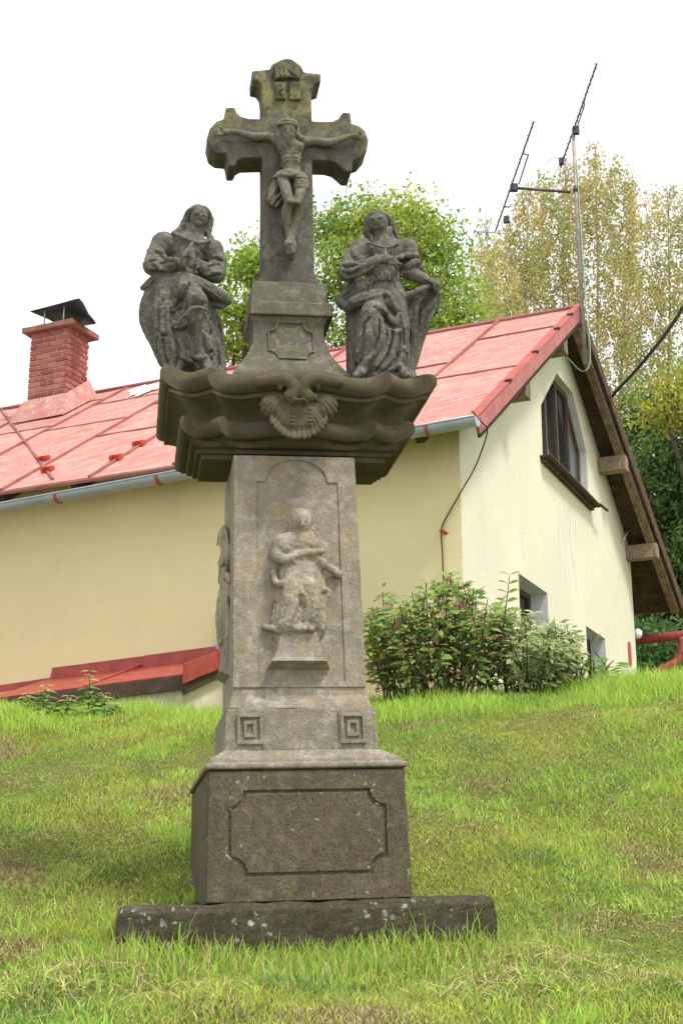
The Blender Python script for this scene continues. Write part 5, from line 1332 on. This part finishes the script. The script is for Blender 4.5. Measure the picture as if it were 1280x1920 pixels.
blob_tree('ash_tree', 'bright green feathery tree rising behind the roof and the cross', [(610, 430, 55), (680, 420, 62), (745, 425, 60), (800, 460, 60), (835, 530, 58), (640, 500, 55), (720, 500, 70), (790, 545, 60), (860, 590, 45), (612, 560, 38), (700, 590, 45), (590, 640, 30), (645, 640, 25), (820, 620, 50), (770, 400, 30), (760, 620, 50)], 25., 700, 3.0, 95, .115, PG, 41, dens=1.7, asp=.5, clump=.34)
blob_tree('young_tree', 'small yellow green tree showing between the left statue and the cross', [(470, 520, 26), (455, 580, 36), (440, 640, 36), (470, 640, 30), (485, 490, 18), (480, 600, 30)], 22., 460, 3.0, 140, .115, PG[0:2]+[(.30, .44, .07)], 42, dens=1.6, asp=.5, clump=.36)
PD = [(.10, .20, .07), (.14, .25, .075), (.18, .30, .08), (.07, .15, .055)]
blob_tree('dark_tree', 'dense dark green tree behind the right end of the roof', [(1225, 780, 60), (1260, 860, 70), (1215, 900, 60), (1290, 960, 70), (1240, 1010, 70), (1310, 1060, 80), (1250, 1110, 70), (1330, 800, 80), (1200, 1120, 60), (1230, 1200, 70), (1310, 1200, 80), (1180, 800, 40), (1370, 900, 80), (1160, 1230, 60)], 27., 1300, 3.0, 95, .15, PD, 43, dens=1.5)
blob_tree('maple_tree', 'yellowing maple at the right edge above the dark tree', [(1265, 735, 36), (1300, 760, 50), (1285, 700, 30), (1330, 700, 55), (1245, 770, 26)], 24.5, 1330, 3.0, 90, .13, [(.40, .44, .07), (.32, .42, .07), (.46, .43, .07)], 44)
blob_tree('dark_tree', 'low dark bushy tree beside the porch behind the house', [(1150, 1240, 60), (1210, 1265, 50), (1270, 1250, 60), (1330, 1240, 60), (1240, 1200, 50)], 24., 1230, 2.8, 90, .14, PD[:2], 45, dens=1.5)
# birches: slim stems and hanging twigs with small ochre leaves
def birch(name, label, Y, stems, envelope, nstr, seed, base_z=2.5):
    r = np.random.default_rng(seed); bx = atY(stems[0][0][0], 1100, Y)[0]; base = np.array([bx, Y, base_z]); root = empty(name, tuple(base), label, 'tree', 'birches behind the gable')
    limbs, Cs, cols = [], [], []
    top_x = [e[0] for e in envelope]; top_y = [e[1] for e in envelope]
    spine = []
    for st in stems:
        P = [atY(px, py, Y+r.uniform(-.6, .6)) for px, py in st]; P = [np.array([P[0][0], P[0][1], base_z])]+P
        limbs.append(([p-base for p in P], [.09, .07, .035, .012])); spine += catmull(P[1:], 5)
    spine = np.array(spine)
    pal = [(.48, .43, .15), (.42, .43, .15), (.55, .46, .17), (.32, .38, .13), (.50, .38, .15), (.60, .50, .19)]
    for _ in range(nstr):
        px = r.uniform(top_x[0], top_x[-1]); ty = np.interp(px, top_x, top_y); py = ty+(1000-ty)*r.uniform(0, 1)**1.15*.85
        if r.uniform() < .12+.25*max(0, (ty+60-py)/60): continue
        p = atY(px, py, Y+r.uniform(-2.4, 2.4)); j = spine[np.argmin(((spine-p)*np.array([1, .3, .6])).__pow__(2).sum(1))]
        if r.uniform() < .16: limbs.append(([j-base, (j+p)/2+np.array([0, 0, .35])-base, p-base], [.016, .010, .004]))
        L = r.uniform(.5, 1.7); m = int(62*L*r.uniform(.5, 1.2)); t_ = r.uniform(0, 1, m); sw = r.normal(0, .12, 2)
        q = np.stack([p[0]+sw[0]*t_*L+r.normal(0, .10, m), p[1]+sw[1]*t_*L+r.normal(0, .10, m), p[2]-t_*L+r.normal(0, .05, m)], 1)
        Cs.append(q-base); k = pal[r.integers(len(pal))]; gdn = np.clip((py-520)/250, 0, 1)
        k = np.array(k)*(1-gdn*.45)+np.array((.17, .22, .06))*gdn*.45
        cols.append(k*r.uniform(.75, 1.25, (m, 1)))
        if r.uniform() < .2: limbs.append(([p-base, p+np.array([sw[0]*L*.5, sw[1]*L*.5, -L*.5])-base, p+np.array([sw[0]*L, sw[1]*L, -L])-base], [.008, .005, .003]))
    C = np.concatenate(Cs); col = np.concatenate(cols)
    limb_mesh('trunk', limbs, M_BIRCH, root)
    leafed('crown', C, r.uniform(.075, .13, len(C)), col, r, root, .62, np.array([0, 0, -.8]))
birch('birch_tree', 'tall weeping birch in ochre autumn leaf behind the aerial mast', 36., [[(1060, 900), (1055, 600), (1060, 300)], [(1110, 900), (1120, 600), (1115, 290)], [(1000, 900), (985, 640), (990, 380)], [(1160, 900), (1170, 600), (1185, 330)]],
      [(905, 520), (935, 430), (985, 330), (1020, 320), (1060, 300), (1110, 262), (1150, 280), (1190, 320)], 820, 51)
birch('birch_tree', 'second ochre birch at the right edge beyond the supply cable', 39., [[(1250, 900), (1255, 600), (1250, 360)], [(1330, 900), (1340, 600), (1330, 340)]],
      [(1170, 400), (1215, 340), (1260, 345), (1300, 330), (1350, 360), (1400, 450)], 580, 52)
birch('birch_tree', 'thin small birch with sparse leaves left of the aerials', 33., [[(905, 900), (915, 620), (912, 440)]], [(875, 520), (890, 400), (915, 400), (950, 450), (980, 520)], 170, 53)

# ------------------------------------------------------------------ shrubs by the house corner
def leaf_proto(name, tipw, mat_col):
    """folded pointed leaf, length 1 along x"""
    v = [(0, 0, 0), (.30, .17*tipw, .05), (.62, .16*tipw, .045), (1, 0, -.10), (.62, -.16*tipw, .045), (.30, -.17*tipw, .05), (.33, 0, -.01), (.66, 0, -.03)]
    f = [(0, 6, 1), (1, 6, 7), (1, 7, 2), (2, 7, 3), (0, 5, 6), (5, 4, 7), (5, 7, 6), (4, 3, 7)]
    return np.array(v), np.array(f)
LV, LF = leaf_proto('l', 1.5, None)
def shrub(name, label, cx0, cx1, Y, top, bottom, n, size, palette, seed, edge=None, tipw=1., n_obj=260, shoots=()):
    r = np.random.default_rng(seed); base = np.array([*atY((cx0+cx1)/2, bottom, Y)[:2], 0.]); base[2] = gz(base[0], base[1]); root = empty(name, tuple(base), label, 'shrub')
    protos = []
    for i, c in enumerate(palette):
        me = bpy.data.meshes.new('leaf'); v = LV*np.array([1, tipw, 1]); me.from_pydata([tuple(p) for p in v], [], [tuple(map(int, f)) for f in LF]); at = me.color_attributes.new('col', 'FLOAT_COLOR', 'POINT')
        cc = np.ones((8, 4)); cc[:, :3] = c
        if edge is not None and i % 3 != 2: cc[[1, 2, 4, 5, 3], :3] = edge
        at.data.foreach_set('color', cc.astype(np.float32).ravel()); me.materials.append(M_LEAF); protos.append((me, cc[:, :3]))
    limbs = []; items = []
    tops = [t_[0] for t_ in top]; topy = [t_[1] for t_ in top]; sc = F/(Y*1.06)
    nst = int((cx1-cx0)/6)
    tips = []
    for i in range(nst):
        px = r.uniform(cx0, cx1); ty = np.interp(px, tops, topy)+abs(r.normal(0, 25)); dY = r.uniform(-.55, .45)
        tip = atY(px, ty, Y+dY); ft = atY(np.clip((px-(cx0+cx1)/2)*.6+(cx0+cx1)/2+r.normal(0, 12), cx0, cx1), bottom, Y+dY*.5); ft[2] = gz(ft[0], ft[1])
        md = (ft+tip)/2+r.normal(0, .05, 3); limbs.append(([ft-base, md-base, tip-base], [.010, .008, .004])); tips.append((ft, md, tip))
    for px, ty in shoots:
        tip = atY(px, ty, Y-.4); ft = atY(px-15, bottom-120, Y-.3); limbs.append(([ft-base, (ft+tip)/2-base, tip-base], [.008, .006, .003]))
        for k in range(5):
            t_ = .45+.55*k/4; p = ft+(tip-ft)*t_
            for s_ in (-1, 1): items.append((p, np.array([s_*.9, -.3, .25]), size*1.15, 0))
    for i in range(n):
        ft, md, tip = tips[r.integers(len(tips))]; t_ = r.uniform(.12, 1)**.75; P = ft*(1-t_)**2+2*md*t_*(1-t_)+tip*t_**2
        d = r.normal(size=3); d[2] = d[2]*.4-.15; d[1] -= .25; d /= np.linalg.norm(d); p = P+d*r.uniform(.0, .10)
        items.append((p, d, size*r.uniform(.65, 1.25), r.integers(len(protos))))
    limb_mesh('stems', limbs, M_STEM, root)
    # biggest nearest leaves as single parts
    key = np.array([it[0][1]-it[2]*3 for it in items]); order = np.argsort(key); Vs, Fs, Cs = [], [], []; off = 0
    for rank, i in enumerate(order):
        p, d, s, k = items[i]; x = Vector(d).normalized(); up_ = Vector((r.normal(0, .35), -.5+r.normal(0, .3), 1)); y = up_.cross(x).normalized(); z = x.cross(y)
        if rank < n_obj:
            o = bpy.data.objects.new('leaf', protos[k][0]); link(o, root)
            o.matrix_local = Matrix.Translation(Vector(p-base)) @ Matrix((x, y, z)).transposed().to_4x4() @ Matrix.Scale(s, 4)
        else:
            R = np.array((x, y, z)).T; Vs.append((LV*np.array([1, tipw, 1])*s)@R.T+(p-base)); Fs.append(LF+off); off += 8; Cs.append(protos[k][1]*r.uniform(.7, 1.2))
    tag(mesh_np('foliage', np.concatenate(Vs), np.concatenate(Fs), M_LEAF, root, False, np.concatenate(Cs)), kind='stuff')
    return root
shrub('dogwood_shrub', 'leafy dogwood with green and reddening leaves beside the house corner', 685, 955, 12.15, [(680, 1150), (710, 1105), (760, 1120), (800, 1085), (840, 1078), (880, 1100), (930, 1110), (960, 1150)], 1320, 3000, .10,
      [(.32, .47, .12), (.45, .55, .13), (.22, .37, .10), (.38, .50, .15), (.40, .24, .18), (.15, .26, .08), (.48, .38, .15), (.30, .43, .11)], 61, shoots=((955, 1078), (845, 1080), (800, 1092)))
shrub('variegated_shrub', 'variegated dogwood with cream edged leaves before the gable', 900, 1085, 12.35, [(890, 1170), (920, 1130), (980, 1135), (1030, 1150), (1070, 1180), (1095, 1225)], 1300, 2000, .10,
      [(.24, .36, .11), (.28, .40, .14), (.20, .32, .09), (.34, .42, .18)], 62, edge=(.72, .72, .42), tipw=.8)
shrub('low_shrub', 'small drooping green plant at the foot of the gable by the window', 1085, 1150, 12.3, [(1080, 1225), (1110, 1210), (1150, 1222)], 1290, 90, .13, [(.20, .34, .07), (.26, .40, .08)], 63, tipw=.55, n_obj=60)
# nettles at the left
def nettle(px, py_top, Y, seed, label):
    r = np.random.default_rng(seed); top_ = atY(px, py_top, Y); b = np.array([top_[0]+r.normal(0, .05), Y, gz(top_[0], Y)]); root = empty('nettle', tuple(b), label, 'weed', 'nettles before the lean-to')
    ht = top_-b; limb_mesh('stem', [([np.zeros(3), ht*.5+r.normal(0, .02, 3), ht], [.006, .005, .003])], M_STEM, root)
    Vs, Fs, Cs = [], [], []; off = 0
    for k in range(11):
        t_ = .15+.85*k/10; p = ht*t_; s = .20*(1.1-.7*t_)
        for q_ in range(2):
            a = k*math.pi/2+q_*math.pi+r.normal(0, .3); x = Vector((math.cos(a), math.sin(a), -.25+.2*t_)).normalized(); y = Vector((0, 0, 1)).cross(x).normalized(); z = x.cross(y); R = np.array((x, y, z)).T
            Vs.append((LV*s)@R.T+p); Fs.append(LF+off); off += 8; c = np.array((.27, .44, .12)) if t_ < .75 else np.array((.55, .55, .22)); Cs.append(np.tile(c*r.uniform(.75, 1.2), (8, 1)))
    mesh_np('leaves', np.concatenate(Vs), np.concatenate(Fs), M_LEAF, root, False, np.concatenate(Cs))
for i, (px, py, lab) in enumerate(((88, 1285, 'pale topped nettle standing second from the left of the nettles'), (168, 1258, 'tallest nettle, reaching above the red lean-to roof edge'), (55, 1300, 'short nettle nearest the left picture edge among the nettles'), (130, 1305, 'low nettle between the two tall nettles'), (195, 1300, 'dark leafy nettle just right of the tallest nettle'), (30, 1318, 'low dark nettle growing at the far left grass edge'), (215, 1318, 'small nettle at the right end of the nettles'))):
    nettle(px, py, 11.7+.15*(i % 3), 70+i, lab)
